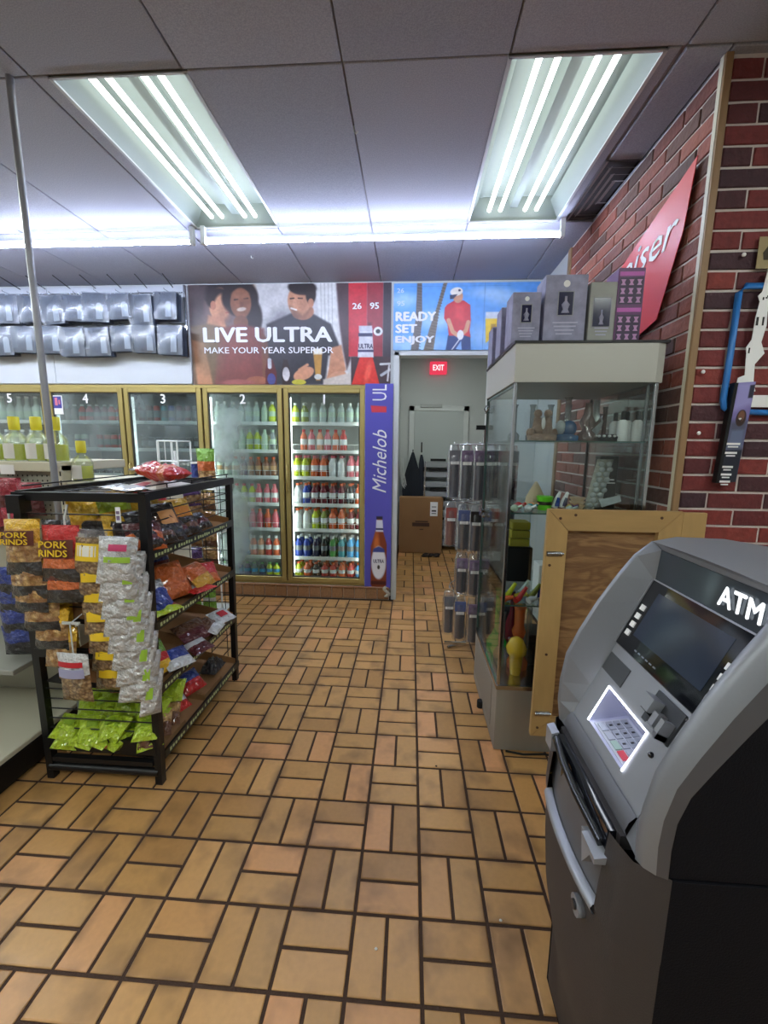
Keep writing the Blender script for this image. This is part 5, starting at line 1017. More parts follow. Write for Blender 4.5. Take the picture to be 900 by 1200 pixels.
tg = thing('price_tag', 'small white tag with purple print hanging at the rack corner', 'tag', (-1.165, .42, 1.15)); MB().box(-1.178, -1.158, .417, .419, 1.135, 1.195).build('tag_paper', M_txtw, tg); MB().box(-1.174, -1.162, .4155, .417, 1.145, 1.162).box(-1.174, -1.162, .4155, .417, 1.168, 1.180).build('tag_print', PL['purple'], tg)

# ---- hanging columns at the near end of the rack (top bags nearest)
def col(n, x, z, dz, w, h, t, zones, lab, grp, y0=.375, dy=.008, dx=0, tilt=-.10, seed=0, **k):
    for i in range(n):
        kw = {a: b for a, b in k.items()} if i == 0 else {a: b for a, b in k.items() if a != 'words'}
        snack(lab.format(ORD[i]), x+dx*i, y0+dy*i, z-dz*i, w, h, t, zones, seed+i, (tilt, rnd.uniform(-.05, .05), rnd.uniform(-.08, .08)), grp, **kw)
col(2, -1.518, 1.150, .095, .155, .215, .05, [(0, 'yellow'), (.2, 'gold'), (.42, 'tan'), (.78, 'black')], 'yellow pork rind bag with black base, {} from top in the leftmost hanging column', 'pork rind bags', seed=1,
    patch=[(.10, .92, .20, .46, M_lb)], words=[('PORK', .14, .88, .22, .32, M_ly), ('RINDS', .14, .88, .34, .44, M_ly)])
col(2, -1.366, 1.130, .085, .155, .215, .05, [(0, 'red'), (.40, 'darkred'), (.55, 'orange'), (.78, 'black')], 'red pork rind bag with black base, {} from top in the second column', 'pork rind bags', seed=5, tilt=-.13,
    patch=[(.10, .92, .25, .56, M_lb)], words=[('PORK', .14, .88, .27, .39, M_ly), ('RINDS', .14, .88, .42, .54, M_ly)])
for i in range(4):
    snack(f'tan pork rind bag, {ORD[i]} from top of the lower cluster hanging at left', -1.51+.022*i, .382+.01*i, .955-.082*i, .145, .17, .045, [(0, 'yellow'), (.35, 'tan'), (.76, 'black' if i < 3 else 'tan')], 20+i, (-.12, 0, rnd.uniform(-.08, .08)), 'pork rind bags')
for i in range(3): snack(f'side-on yellow snack bag, {ORD[i]} from the top behind the lower pork rind cluster', -1.455+.012*i, .43, .90-.11*i, .06, .17, .04, [(0, 'yellow'), (.7, 'gold')], 30+i, (.1, 0, .7), 'side-on yellow bags')
for i in range(7):
    snack(f'yellow-labelled bag of nuts, {ORD[i]} from top of the middle hanging column', -1.248-.004*i+(.02 if i > 4 else 0), .375+.009*i, 1.115-.083*i, .135, .175, .045, [(0, 'clear' if i == 0 else 'nuts'), (.14, 'nuts')], 40+i, (-.12, rnd.uniform(-.06, .06), rnd.uniform(-.08, .08)), 'nut bags',
          patch=[(.22, .86, .28, .66, M_ly)]+([(.28, .80, .33, .56, M_lw)] if i == 0 else []), words=[('Chicharron', .32, .76, .40, .48, M_txtk)] if False else None)
for i in range(8):
    snack(f'silver foil bag with green print, {ORD[i]} from top of the cascading column', -1.128-.002*i+.007*max(0, i-3), .36+.006*i, 1.095-.072*i, .130, .175, .045, [(0, 'silver')], 60+i, (-.14, .10+.03*(i > 6), .35), 'silver foil bags',
          patch=[(.3, .75, .16, .30, M_lp)]+[(.2, .85, .42, .54, M_lg)] if i == 0 else [(.62, .86, .35, .6, M_lg)])
for i in range(7):
    snack(f'silver foil bag seen edge-on, {ORD[i]} from top beside the rack post', -1.098+.004*i, .40+.002*i, 1.03-.082*i, .08, .18, .04, [(0, 'silver')], 80+i, (-.1, .16, .85), 'edge-on silver bags', patch=[(.15, .45, .35, .6, M_lg)])
snack('clear bag of pale nuts with a white and red header, alone on a hook', -1.350, .345, .632, .135, .205, .04, [(0, 'white'), (.45, 'nuts')], 101, (.03, 0, -.05), 'lone hanging bag', patch=[(.12, .88, .14, .24, M_lr), (.1, .9, .28, .46, mat('label_lilac', S(160, 160, 196), .4))])
hk = thing('display_hook', 'white plastic hook and tie that holds the lone nut bag', 'hook', (-1.350, .35, .72)); MB().tube([(-1.350, .35, .625), (-1.350, .35, .75), (-1.350, .42, .765)], .003, 5).box(-1.385, -1.315, .352, .358, .745, .755).build('tie', M_white, hk)
for i in range(5): snack(f'dark red bag, {ORD[i]} down the shadowed column behind the nut bags', -1.27+.02*(i % 2)-.10*(i < 2), .475, 1.0-.115*i, .10, .16, .03, [(0, 'maroon'), (.5, 'darkred')], 110+i, (.05, 0, .1), 'dark red bags')
for i in range(6): snack(f'black snack bag, {ORD[i]} from the left in the shadowed row behind the hanging columns', -1.53+.075*i, .52, 1.12, .09, .18, .04, [(0, 'black'), (.4, 'brown' if i % 2 else 'black')], 120+i, (.05, 0, .1*(-1)**i), 'black bags behind')
# ---- bags on the shelves
def lay(label, x, y, z, w, h, t, zones, seed, yaw=0, pitch=1.2, roll=0, **k):
    return snack(label, x, y, z, w, h, t, zones, seed, (-(math.pi/2-pitch)*1.0 if False else -pitch, roll, yaw), 'snack bags on the rack shelves', **k)
Z1 = 1.02
aim = math.radians(68)       # bags face the aisle (+X) and the camera a little
lay('black snack bag with a round burger picture on the top shelf', -1.17, .66, Z1+.155, .15, .19, .06, [(0, 'black'), (.3, 'brown'), (.6, 'black')], 201, aim, .55, patch=[(.25, .75, .25, .6, mat('burger', S(200, 140, 80), .5))])
lay('crumpled black bag at the near end of the top shelf', -1.20, .56, Z1+.14, .15, .18, .07, [(0, 'black'), (.5, 'brown')], 202, aim+.3, .5)
lay('dark bag with orange base next to the near post on the top shelf', -1.15, .52, Z1+.10, .14, .13, .06, [(0, 'maroon'), (.4, 'orange')], 203, aim-.3, .6)
lay('bright yellow snack bag standing on the top shelf', -1.19, .82, Z1+.155, .15, .17, .05, [(0, 'yellow')], 204, aim, .5, patch=[(.2, .8, .3, .6, mat('print_orange', S(210, 130, 30), .5))])
lay('second yellow bag behind the bright yellow one on the top shelf', -1.26, .70, Z1+.19, .15, .18, .05, [(0, 'yellow'), (.5, 'gold')], 205, aim, .3)
lay('third yellow bag beside the near post on the top shelf', -1.30, .57, Z1+.19, .14, .18, .05, [(0, 'lime'), (.3, 'yellow')], 206, aim, .3)
lay('red and white snack bag at the back of the top shelf', -1.33, .86, Z1+.215, .17, .19, .05, [(0, 'red'), (.8, 'white')], 207, aim, .2)
for i in range(3): lay(f'purple and tan packet, {ORD[i]} from top at the far end of the shelf', -1.25, 1.10, Z1+.19-.06*i, .12, .10, .04, [(0, 'purple'), (.5, 'tan')], 210+i, aim, .2)
for i in range(5): lay(f'small black packet, {ORD[i]} from the near end along the top shelf edge', -1.135+.008*(i % 2), .50+.10*i, Z1+.075, .10, .10, .05, [(0, 'black'), (.5, 'brown' if i % 2 else 'maroon'), (.75, 'black')], 180+i, aim+.2*(-1)**i, .8)
for i in range(4): lay(f'yellow packet, {ORD[i]} from the near end at the back of the top shelf', -1.42, .56+.13*i, Z1+.20, .14, .18, .05, [(0, 'yellow'), (.6, 'gold')], 190+i, aim, .2)
Z2 = .725
for i in range(3): lay(f'brown and red packet, {ORD[i]} from the near end, second shelf back', -1.40, .60+.18*i, Z2+.18, .15, .17, .05, [(0, 'brown' if i % 2 else 'blue'), (.5, 'darkred')], 195+i, aim, .3)
lay('blue foil bag at the near end of the second shelf', -1.19, .56, Z2+.12, .16, .16, .07, [(0, 'silver'), (.35, 'blue')], 220, aim, .7)
lay('orange bag in the middle of the second shelf', -1.22, .76, Z2+.15, .16, .18, .06, [(0, 'orange')], 221, aim, .6)
lay('second orange bag leaning at the front of the second shelf', -1.17, .88, Z2+.11, .15, .15, .06, [(0, 'orange'), (.6, 'gold')], 222, aim+.3, .8)
lay('red bag with white crest right of the orange bags on the second shelf', -1.16, .98, Z2+.09, .14, .13, .05, [(0, 'red'), (.7, 'orange')], 223, aim-.4, .9)
lay('dark red bag at the back of the second shelf', -1.33, .70, Z2+.17, .16, .17, .05, [(0, 'maroon'), (.4, 'red')], 224, aim, .4)
lay('flat white and red wrapper lying at the front edge of the second shelf', -1.13, .84, Z2+.015, .14, .10, .02, [(0, 'white'), (.5, 'red')], 225, aim, 1.5)
Z3 = .435
lay('yellow and red packet lying flat near the near post on the second tray', -1.17, .56, Z2+.035, .16, .12, .03, [(0, 'yellow'), (.4, 'darkred'), (.75, 'lime')], 230, aim, 1.35)
lay('brown wrapper on the third shelf, in the middle', -1.22, .90, Z3+.08, .18, .14, .04, [(0, 'brown'), (.5, 'maroon')], 231, aim, 1.1)
lay('second brown wrapper leaning to the white one on the third shelf', -1.17, .96, Z3+.06, .14, .12, .04, [(0, 'brown'), (.6, 'white')], 232, aim+.5, 1.2)
lay('round white and red packet at the far end of the third shelf', -1.15, 1.09, Z3+.07, .13, .11, .03, [(0, 'white')], 233, aim, 1.2, patch=[(.3, .7, .3, .7, M_lr)])
lay('green and red packet standing at the near end of the third shelf', -1.20, .57, Z3+.13, .12, .15, .04, [(0, 'green'), (.4, 'red'), (.7, 'yellow')], 234, aim, .7)
lay('blue and white packet tilted at the front of the third shelf', -1.145, .64, Z3+.07, .14, .11, .03, [(0, 'blue'), (.6, 'white')], 235, aim, 1.0, roll=.1)
lay('white striped packet lying on the third shelf edge', -1.13, .80, Z3+.03, .12, .10, .02, [(0, 'white'), (.4, 'maroon')], 236, aim, 1.3)
Z4 = .145
lay('red and white packet on the bottom shelf beneath the third shelf', -1.22, .70, Z4+.10, .14, .12, .05, [(0, 'red'), (.4, 'white'), (.7, 'red')], 240, aim, .9)
lay('blue and red packet on the bottom shelf, farther back', -1.23, .88, Z4+.10, .13, .12, .05, [(0, 'blue'), (.5, 'red')], 241, aim, .9)
pbg = MB().grid([[(-1.13-.10*j/6, 1.02+.14*i/6, Z4+.012+.05*math.sin(3*i/6)*math.sin(3.1*j/6)+.012*((i*j) % 3)) for j in range(7)] for i in range(7)], False)
put(pbg.build('plastic_sheet', BC['black'], None, (-1.18, 1.09, Z4)), 'crumpled black plastic at the far end of the bottom shelf', 'plastic')
r5 = random.Random(5); k = 0
for i in range(5):
    for j in range(3):
        for l in range(2):
            x = -1.51+.085*i+r5.uniform(-.01, .01); y = .50+.10*j; z = .185+.05*l+.028*j+r5.uniform(0, .015)
            snack(f'lime green bag, {["lower", "upper"][l]} layer, {ORD[i]} from left, {["front", "middle", "back"][j]} row at rack foot', x, y, z+.02, .10, .11, .05, [(0, 'lime')], 300+k, (-1.1+r5.uniform(-.2, .2), r5.uniform(-.3, .3), r5.uniform(-.6, .6)), 'lime green bags in the bottom tray',
                  patch=[(.3, .7, .3, .55, mat('lime_print', S(130, 160, 30), .5))]); k += 1
for i in range(3): snack(f'brown and tan snack bag, {ORD[i]} at the right end of the lime green pile', -1.16, .50+.07*i, .24, .09, .11, .04, [(0, 'tan'), (.5, 'brown')], 340+i, (-1.0, .1, .5), 'brown bags in the bottom tray')
# ---- on the rack's top
lay('puffy red and white snack bag lying on top of the rack', -1.255, .70, 1.325, .12, .24, .07, [(0, 'clear'), (.15, 'red'), (.7, 'orange'), (.85, 'red')], 250, math.radians(72), 1.5, roll=0)
lay('silver and white packet hanging over the near edge of the rack top', -1.20, .44, 1.275, .11, .14, .02, [(0, 'silver'), (.5, 'white')], 251, 1.3, 1.5)
pp = thing('leaflet', 'white and red printed leaflet lying on the rack top behind the silver packet', 'paper', (-1.17, .66, 1.245)); MB().add([(-1.23, .53, 1.262), (-1.10, .55, 1.248), (-1.10, .86, 1.246), (-1.20, .84, 1.256), (-1.17, .69, 1.285)], [(0, 1, 4), (1, 2, 4), (2, 3, 4), (3, 0, 4)]).build('sheet', M_lw, pp); MB().add([(-1.20, .56, 1.2665), (-1.15, .56, 1.262), (-1.155, .62, 1.272), (-1.19, .62, 1.274)], [(0, 1, 2, 3)]).build('print', mat('print_rose', S(180, 100, 110), .5), pp)

# ------------------------------------------------------------------ white wire stand behind the rack
ws = thing('wire_stand', 'slim white wire stand between the black rack and the coolers', 'rack', (-1.83, 2.2, 0))
for x in (-2.06, -1.90, -1.86, -1.60):
    for y in (2.12, 2.32): MB().tube([(x, y, 0), (x, y, 1.46 if x < -1.87 else 1.12)], .007, 6).build('post', M_shelf, ws)
m = MB()
for z in (.05, .4, .72, 1.08, 1.30, 1.46):
    for x0, x1 in (((-2.06, -1.90),) if z > 1.1 else ((-2.06, -1.60),)): m.tube([(x0, 2.12, z), (x1, 2.12, z)], .006, 5).tube([(x0, 2.32, z), (x1, 2.32, z)], .006, 5).tube([(x0, 2.12, z), (x0, 2.32, z)], .006, 5).tube([(x1, 2.12, z), (x1, 2.32, z)], .006, 5)
for k in range(4): m.tube([(-2.05+.05*k, 2.12, 1.08), (-2.05+.05*k, 2.12, 1.46)], .004, 4)
m.build('tier_wires', M_shelf, ws); MB().box(-2.05, -1.61, 2.13, 2.31, 1.075, 1.082).box(-2.05, -1.61, 2.13, 2.31, .39, .396).box(-2.05, -1.61, 2.13, 2.31, .045, .05).build('shelf', M_shelf, ws)
MB().lathe([(.02, 0), (.024, .20), (.01, .23), (.01, .30)], (-1.98, 2.22, 1.083), 10).build('body', M_txtw, thing('white_bottle', 'white bottle standing in the wire stand seen in front of cooler 3', 'bottle', (-1.98, 2.22, 1.083)))
snack('green and yellow snack bag standing upright beyond the far end of the rack top', -1.69, 2.15, 1.405, .15, .30, .06, [(0, 'green'), (.35, 'orange'), (.6, 'tan')], 260, (.05, 0, 0), 'bags on the wire stand')
t = thing('snack_can', 'blue tube-shaped snack can beside the green and yellow bag', 'can', (-1.80, 2.2, 1.083)); MB().lathe([(.036, 0), (.036, .20)], (-1.80, 2.2, 1.083), 14).build('can_body', BC['blue'], t); MB().lathe([(.038, .198), (.038, .212)], (-1.80, 2.2, 1.083), 14).build('lid', M_txtw, t)
for i in range(4):
    for j in range(2): snack(f'{"purple" if j == 0 else "tan"} packet, {ORD[i]} from top of the {"left" if j == 0 else "right"} column on the white wire stand', -1.80+.13*j, 2.10, 1.06-.15*i, .13, .15, .05, [(0, 'purple' if j == 0 else 'tan'), (.6, 'tan' if j == 0 else 'brown')], 270+i*2+j, (.1, 0, 0), 'packets on the wire stand')
for i in range(3): snack(f'green packet, {ORD[i]} from the left on the foot shelf of the white wire stand', -1.98+.13*i, 2.14, .26, .12, .20, .05, [(0, 'green'), (.4, 'white'), (.6, 'green')], 280+i, (.05, 0, 0), 'green packets on the wire stand')

# ------------------------------------------------------------------ gondola end at the left edge
gn = thing('gondola_shelf', 'cream metal shelving end with black kick base at the left edge', 'shelf', (-2.3, .5, 0))
GX1 = -1.70
MB().box(-3.0, GX1, -.6, .83, .02, .125).build('kick_base', M_black, gn)
MB().bbox(-3.0, GX1-.005, -.6, .83, .125, .15, .004).build('base_deck', mat('deck_cream', S(190, 186, 166), .45), gn)
MB().box(-3.0, GX1-.02, .83, .86, .15, 1.335).build('back_panel', mat('panel_grey_cream', S(168, 164, 148), .55), gn)
h = MB()
for i in range(12):
    for j in range(30): h.box(-2.02+.025*i, -2.015+.025*i, .8285, .83, .60+.024*j, .608+.024*j)
put(h.build('perforation', M_dark, gn), None, None, None, 'stuff')
MB().bbox(-1.755, GX1-.015, .80, .86, .15, 1.33, .003).build('upright', M_cream, gn)
h = MB()
for j in range(24): h.box(-1.742, -1.736, .7985, .80, .22+.046*j, .245+.046*j).box(-1.725, -1.719, .7985, .80, .22+.046*j, .245+.046*j)
put(h.build('slots', M_dark, gn), None, None, None, 'stuff')
MB().bbox(-3.0, -1.715, .78, 1.25, 1.30, 1.345, .003).build('top_shelf', M_cream, gn)
MB().bbox(-3.0, GX1-.02, .45, .83, .455, .48, .003).build('lower_shelf', mat('shelf_grey2', S(140, 140, 132), .5), gn)
MB().bbox(-3.0, -1.71, .86, 1.9, .02, 1.20, .004).build('side_body', M_cream, gn)
MB().bbox(-1.715, -1.63, .82, .94, 1.235, 1.25, .002).box(-1.715, -1.70, .82, .94, 1.19, 1.24).build('side_shelf', M_cream, gn)
MB().box(-2.00, -1.93, .777, .780, 1.285, 1.33).build('price_ticket', M_txtw, gn)
M_wine = mat('yellow_liquor', S(222, 226, 110), .15, coat=.6); M_clg = film('clear_bottle_glass', (.93, .96, .9, 1), .08, .03, body=.08, bcol=(.75, .8, .6, 1)); M_ycap = mat('yellow_cap', S(226, 214, 50), .4)
def liquor(x, y, z, label, s=1):
    t = thing('liquor_bottle', label, 'bottle', (x, y, z), 'yellow-capped bottles'); h = .212*s; r = .05*s
    MB().lathe([(r*.94, 0), (r, .008), (r, h*.46), (r*.8, h*.56), (r*.36, h*.66), (r*.33, h*.78)], (x, y, z), 14).build('bottle_glass', M_clg, t)
    MB().lathe([(r*.90, .004), (r*.92, h*.38)], (x, y, z), 14).build('liquid', M_wine, t)
    MB().lathe([(r*.42, h*.70), (r*.46, h*.74), (r*.46, h*.99), (r*.40, h)], (x, y, z), 12).build('cap', M_ycap, t)
    b = MB(); b.grid([[(x+r*1.02*math.sin(a), y-r*1.02*math.cos(a), z+zz) for a in [-1.25+.26*j for j in range(8)]] for zz in (.012, h*.40)], True); b.build('label', M_lw, t)
for k, x in enumerate((-1.985, -1.872, -1.778)): liquor(x, .86, 1.3455, f'yellow-capped clear liquor bottle, {ORD[k]} from the left on the cream shelf')
liquor(-1.672, .88, 1.2505, 'yellow-green liquor bottle just right of the pole, lower than its neighbours', .92)
liquor(-2.10, .86, 1.3455, 'yellow-capped liquor bottle cut off by the left edge of the photo')
for k, (x, z) in enumerate(((-2.06, 1.27), (-1.95, 1.27), (-1.85, 1.25), (-2.04, 1.12), (-1.93, 1.13))): snack(f'crimson and pink candy bag, {["upper left", "upper middle", "upper right", "lower left", "lower right"][k]} of those hanging under the cream shelf', x, .76-.01*(k > 2), z, .12, .16, .05, [(0, 'pinkish'), (.5, 'maroon')], 400+k, (.05, 0, .1), 'crimson bags under the cream shelf', patch=[(.2, .75, .55, .9, M_lw)] if k in (0, 3) else None)
for k in range(4): snack(f'dark blue snack bag, {ORD[k]} from top at the left edge of the photo', -1.78, .56, .90-.09*k, .16, .14, .05, [(0, 'blue'), (.5, 'black')], 420+k, (.05, 0, .1), 'dark blue bags')

for x, y, lb in ((-.13, -.09, 'tiny white crumb on the tiles in the foreground'), (.245, .01, 'tiny pale speck on a grout line left of the cash machine'), (.085, .62, 'small dark scrap on the tiles in the middle of the aisle')): put(MB().ball((x, y, .003), .005, .004, .003, 6, 4).build('floor_crumb', M_lw if 'dark' not in lb else M_dark, None, (x, y, 0)), lb, 'crumb')

# ------------------------------------------------------------------ cash machine
M_atm = mat('machine_grey', S(122, 124, 130), .42, .35, var=.03, vscale=200); M_atml = mat('machine_light_grey', S(140, 142, 148), .4, .35); M_atmd = mat('machine_dark_grey', S(56, 53, 54), .55, .2, bump=.15, bscale=400)
M_side = mat('machine_side', S(11, 11, 17), .85, spec=.15, bump=.2, bscale=300); M_scr = mat('black_screen_glass', S(12, 14, 20), .06, spec=.6); M_lcd = mat('screen_display', S(38, 46, 62), .12); M_led = emit('keypad_led', (.85, .9, 1, 1), 7)
am = thing('cash_machine', 'grey freestanding cash machine with sloped screen and lit keypad, front right', 'cash machine', (.60, -.32, 0))
YN, YFar = -.520, -.120; LN, LF = -.490, -.150; BN, BF = -.452, -.178
Lp = [(.305, .800), (.298, .850), (.299, .900), (.308, .967), (.331, 1.024), (.367, 1.097), (.405, 1.160), (.436, 1.205), (.470, 1.235), (.52, 1.246), (.62, 1.244), (.90, 1.20)]
Sp = [(.336, .800), (.335, .850), (.338, .895), (.352, .94), (.380, .985), (.418, 1.043), (.462, 1.106), (.50, 1.155), (.54, 1.190), (.58, 1.205), (.64, 1.208), (.90, 1.165)]
Bp = [(.309, .800), (.322, .832), (.337, .862), (.358, .905), (.386, .970), (.4145, 1.033), (.449, 1.107), (.4705, 1.154), (.476, 1.222)]
hood = MB()
def lerp(a, b, t): return a+(b-a)*t
rows = []
for (sx_, sz_), (lx, lz) in zip(Sp, Lp):
    near = [(sx_, YN, sz_), (lerp(sx_, lx, .45), lerp(YN, LN, .18), lerp(sz_, lz, .45)), (lerp(sx_, lx, .85), lerp(YN, LN, .55), lerp(sz_, lz, .85)), (lx, LN, lz), (lx+.004, LN+.006, lz-.002)]
    rows.append(near)
def back(r, k): return [(p[0]+((Bp[min(k, 8)][0]-.01)-Lp[k][0])*w_*(.22 if k < 9 else 0), p[1], p[2]+(Bp[min(k, 8)][1]-Lp[k][1])*w_*(.22 if k < 9 else 0)) for p, w_ in zip(r, (0, .3, .8, 1, 1))]
nrows = [back(r, k) for k, r in enumerate(rows)]
hood.grid([r[1:] for r in nrows], True)
frows = [[(p[0], -.64-p[1], p[2]) for p in r][::-1] for r in rows]
hood.grid([r[:-1] for r in frows], True)
M_sh = mat('shoulder_shade_grey', S(80, 79, 83), .5, .3)  # darker grey for the hood's outer strip, its soft shading painted in
MB().grid([r[:2] for r in nrows], True).build('shoulder_shade_band', M_sh, am); MB().grid([r[-2:] for r in frows], True).build('shoulder_shade_band', M_sh, am)
for i in range(8):
    for (a, b, fl) in ((LN+.006, BN, 0), (LF-.006, BF, 1)):
        u0, u1 = ((nrows[i][4], nrows[i+1][4]) if not fl else ((Lp[i][0]+.004, a, Lp[i][1]-.002), (Lp[i+1][0]+.004, a, Lp[i+1][1]-.002)))
        q = [u0, u1, (Bp[i+1][0], b, Bp[i+1][1]), (Bp[i][0], b, Bp[i][1])]
        hood.add(q, [(0, 1, 2, 3)], False)
# brow over the marquee, then the domed top
hood.add([(Lp[8][0]+.004, LN+.006, Lp[8][1]-.002), (Lp[8][0]+.004, LF-.006, Lp[8][1]-.002), (.478, BF, 1.222), (.478, BN, 1.222)], [(0, 1, 2, 3)])
hood.grid([[(Lp[8][0]-.0005, lerp(LN, LF, j/6), Lp[8][1]+.004*math.sin(math.pi*j/6)+.0005) for j in range(7)], [(Lp[8][0]+.006, lerp(LN, LF, j/6), Lp[8][1]-.004) for j in range(7)]], False)
hood.grid([[(lx+.004*0, lerp(LN, LF, j/6), lz+.004*math.sin(math.pi*j/6)) for j in range(7)] for lx, lz in Lp[8:]], True)
hood.build('hood', M_atm, am)
side = MB()
poly = [(.336, .0), (.336, .800), (.335, .850), (.338, .895), (.352, .94), (.380, .985), (.418, 1.043), (.462, 1.106), (.50, 1.155), (.54, 1.190), (.58, 1.205), (.64, 1.208), (.90, 1.165), (.90, 0)]
ins = [(x+.055 if x < .56 else x, z-.03 if z > .9 else z) for x, z in poly]
hood2 = MB()   # shoulder band with painted shading that follows the side edge, then the dark side sheet
band = [(.336, .800), (.335, .850), (.338, .895), (.352, .94), (.380, .985), (.418, 1.043), (.462, 1.106), (.50, 1.155), (.54, 1.190), (.58, 1.205), (.64, 1.208), (.90, 1.165)]
inner = [(.356, .800), (.362, .850), (.385, .895), (.410, .925), (.440, .965), (.478, 1.02), (.515, 1.072), (.55, 1.115), (.58, 1.14), (.61, 1.155), (.65, 1.158), (.90, 1.12)]
for yy, dy in (): MB().grid([[(a[0], yy, a[1]), (b[0], yy+.001*dy, b[1])] for a, b in zip(band, inner)], True).build('shoulder_shade_band', mat('shoulder_shade_grey', S(88, 87, 91), .5, .3), am)
for ya_, yb_ in ((YN+.0005, YN+.006), (YFar-.006, YFar-.0005)): MB().prism([(.338, .803)]+[(a+.001, b) for a, b in band[1:]]+[(.90, .803)], ya_, yb_, 'y').build('upper_side', M_side, am)
MB().box(.56, .90, YN+.01, YFar-.01, .80, 1.16).build('inner_housing', M_side, am)
MB().prism([(.342, .0), (.342, .797), (.90, .797), (.90, .0)], YN+.0, YFar-.0, 'y').build('lower_side', M_side, am)
# front fascia door, bulging
def fx(v, z):       # v in -1..1 across, z height
    zc = [(.0, .335), (.20, .318), (.30, .296), (.41, .276), (.52, .268), (.66, .262), (.80, .275)]
    for (a, xa), (b, xb) in zip(zc, zc[1:]):
        if a <= z <= b: xc = xa+(xb-xa)*(z-a)/(b-a); break
    else: xc = zc[-1][1]
    e = abs(v); q = max(0, (e-.86)/.14); return lerp(min(.338, xc+.034*e**2.2), .344, q*q)
ns = 17
zs = [.02, .1, .2, .3, .4, .5, .58, .645]
fd = MB().grid([[(fx(-1+2*j/(ns-1), z), lerp(YN, YFar, j/(ns-1)), z) for j in range(ns)] for z in zs], True, True)
fd.build('front_door', M_atmd, am)
fd2 = MB().grid([[(fx(-1+2*j/(ns-1), z)+.012, lerp(YN+.004, YFar-.004, j/(ns-1)), z) for j in range(ns)] for z in (.645, .66, .72, .775)], True, True)
fd2.build('dispenser_recess', mat('recess_grey', S(96, 96, 100), .45, .35), am)
# cheeks at both sides of the recess
for a, b in ((0, 3), (13, 16)): MB().grid([[(fx(-1+2*j/(ns-1), z)-.002, lerp(YN, YFar, j/(ns-1)), z) for j in range(a, b+1)] for z in (.645, .70, .76, .80)], True, True).build('cheek', M_atmd, am)
lip = MB(); ring = []
for j in range(ns): v = -1+2*j/(ns-1); y_ = lerp(YN, YFar, j/(ns-1)); ring.append([(fx(v, .645)+dx_, y_, .645+dz) for dx_, dz in ((.010, .010), (-.004, .008), (-.008, .0), (-.004, -.010), (.004, -.014))])
MB().grid(ring[3:14+0], True).build('tray_lip', M_atml, am)
# chin under the keypad panel and slot
chin = MB().grid([[(x, lerp(BN+.0, BF, j/6), z) for j in range(7)] for x, z in ((.310, .798), (.306, .812), (.311, .826), (.322, .838))], True, True); chin.build('chin', mat('chin_grey', S(96, 97, 102), .45, .35), am)
MB().prism([(.30, .775), (.36, .775), (.36, .80), (.30, .80)], BN, BF, 'y').build('slot_surround', M_atmd, am)
sl = MB().prism([(-.205, 0), (-.30, 0), (-.325, .0), (-.43, 0), (-.43, .03), (-.34, .03), (-.30, .022), (-.205, .022)][::-1], .0, .014, 'z')
slot = MB().box(.285, .302, -.440, -.200, .758, .797); slot.build('cash_slot', M_scr, am)
MB().tube([(.283, -.20, .786), (.275, -.27, .780), (.278, -.33, .766), (.283, -.43, .762)], .009, 8).build('shutter_bar', mat('gloss_black', S(28, 29, 32), .15), am)
MB().prism([(.288, .757), (.262, .752), (.262, .742), (.300, .742)], -.452, -.40, 'y').build('catch', M_atml, am); MB().prism([(.288, .80), (.272, .795), (.272, .752), (.300, .752)], -.20, -.165, 'y').build('catch', M_atml, am)
MB().box(.285, .292, -.300, -.235, .70, .756).build('inner_pocket', M_scr, am)
MB().add([(.268, -.385, .748), (.268, -.435, .748), (.262, -.410, .700), (.285, -.385, .748), (.285, -.435, .748), (.285, -.410, .700)], [(0, 1, 2), (0, 3, 4, 1), (1, 4, 5, 2), (2, 5, 3, 0)]).build('cash_guide', M_atml, am)
lk = MB().lathe([(.018, -.006), (.018, .006), (.010, .008)], (.266, -.405, .600), 14, 'x'); lk.build('lock_recess', M_atml, am); MB().lathe([(.008, -.010), (.009, -.004)], (.266, -.405, .602), 10, 'x').build('keyhole', mat('lock_dark', S(50, 50, 54), .3, .6), am)
# sloped face: t along slope, Y across
P0 = Vector((.405, 0, 1.012)); TV = Vector((.066, 0, .143)).normalized(); NV = Vector((-TV.z, 0, TV.x))
def fp(y, t, d=0.0): p = P0+TV*t+NV*d; return (p.x, y, p.z)
def slab(mb, y0, y1, t0, t1, d0, d1):
    vs = [fp(y, t, d) for d in (d0, d1) for y, t in ((y0, t0), (y1, t0), (y1, t1), (y0, t1))]
    return mb.add(vs, [(0, 3, 2, 1), (4, 5, 6, 7), (0, 1, 5, 4), (1, 2, 6, 5), (2, 3, 7, 6), (3, 0, 4, 7)])
ky0, ky1, kt0, kt1 = -.376, -.233, -.170, -.083
pan = MB(); slab(pan, BN, ky0, -.195, -.002, -.012, 0); slab(pan, ky1, BF, -.195, -.002, -.012, 0); slab(pan, ky0, ky1, kt1, -.002, -.012, 0); slab(pan, ky0, ky1, -.195, kt0, -.012, 0); pan.build('keypad_fascia', M_atml, am)
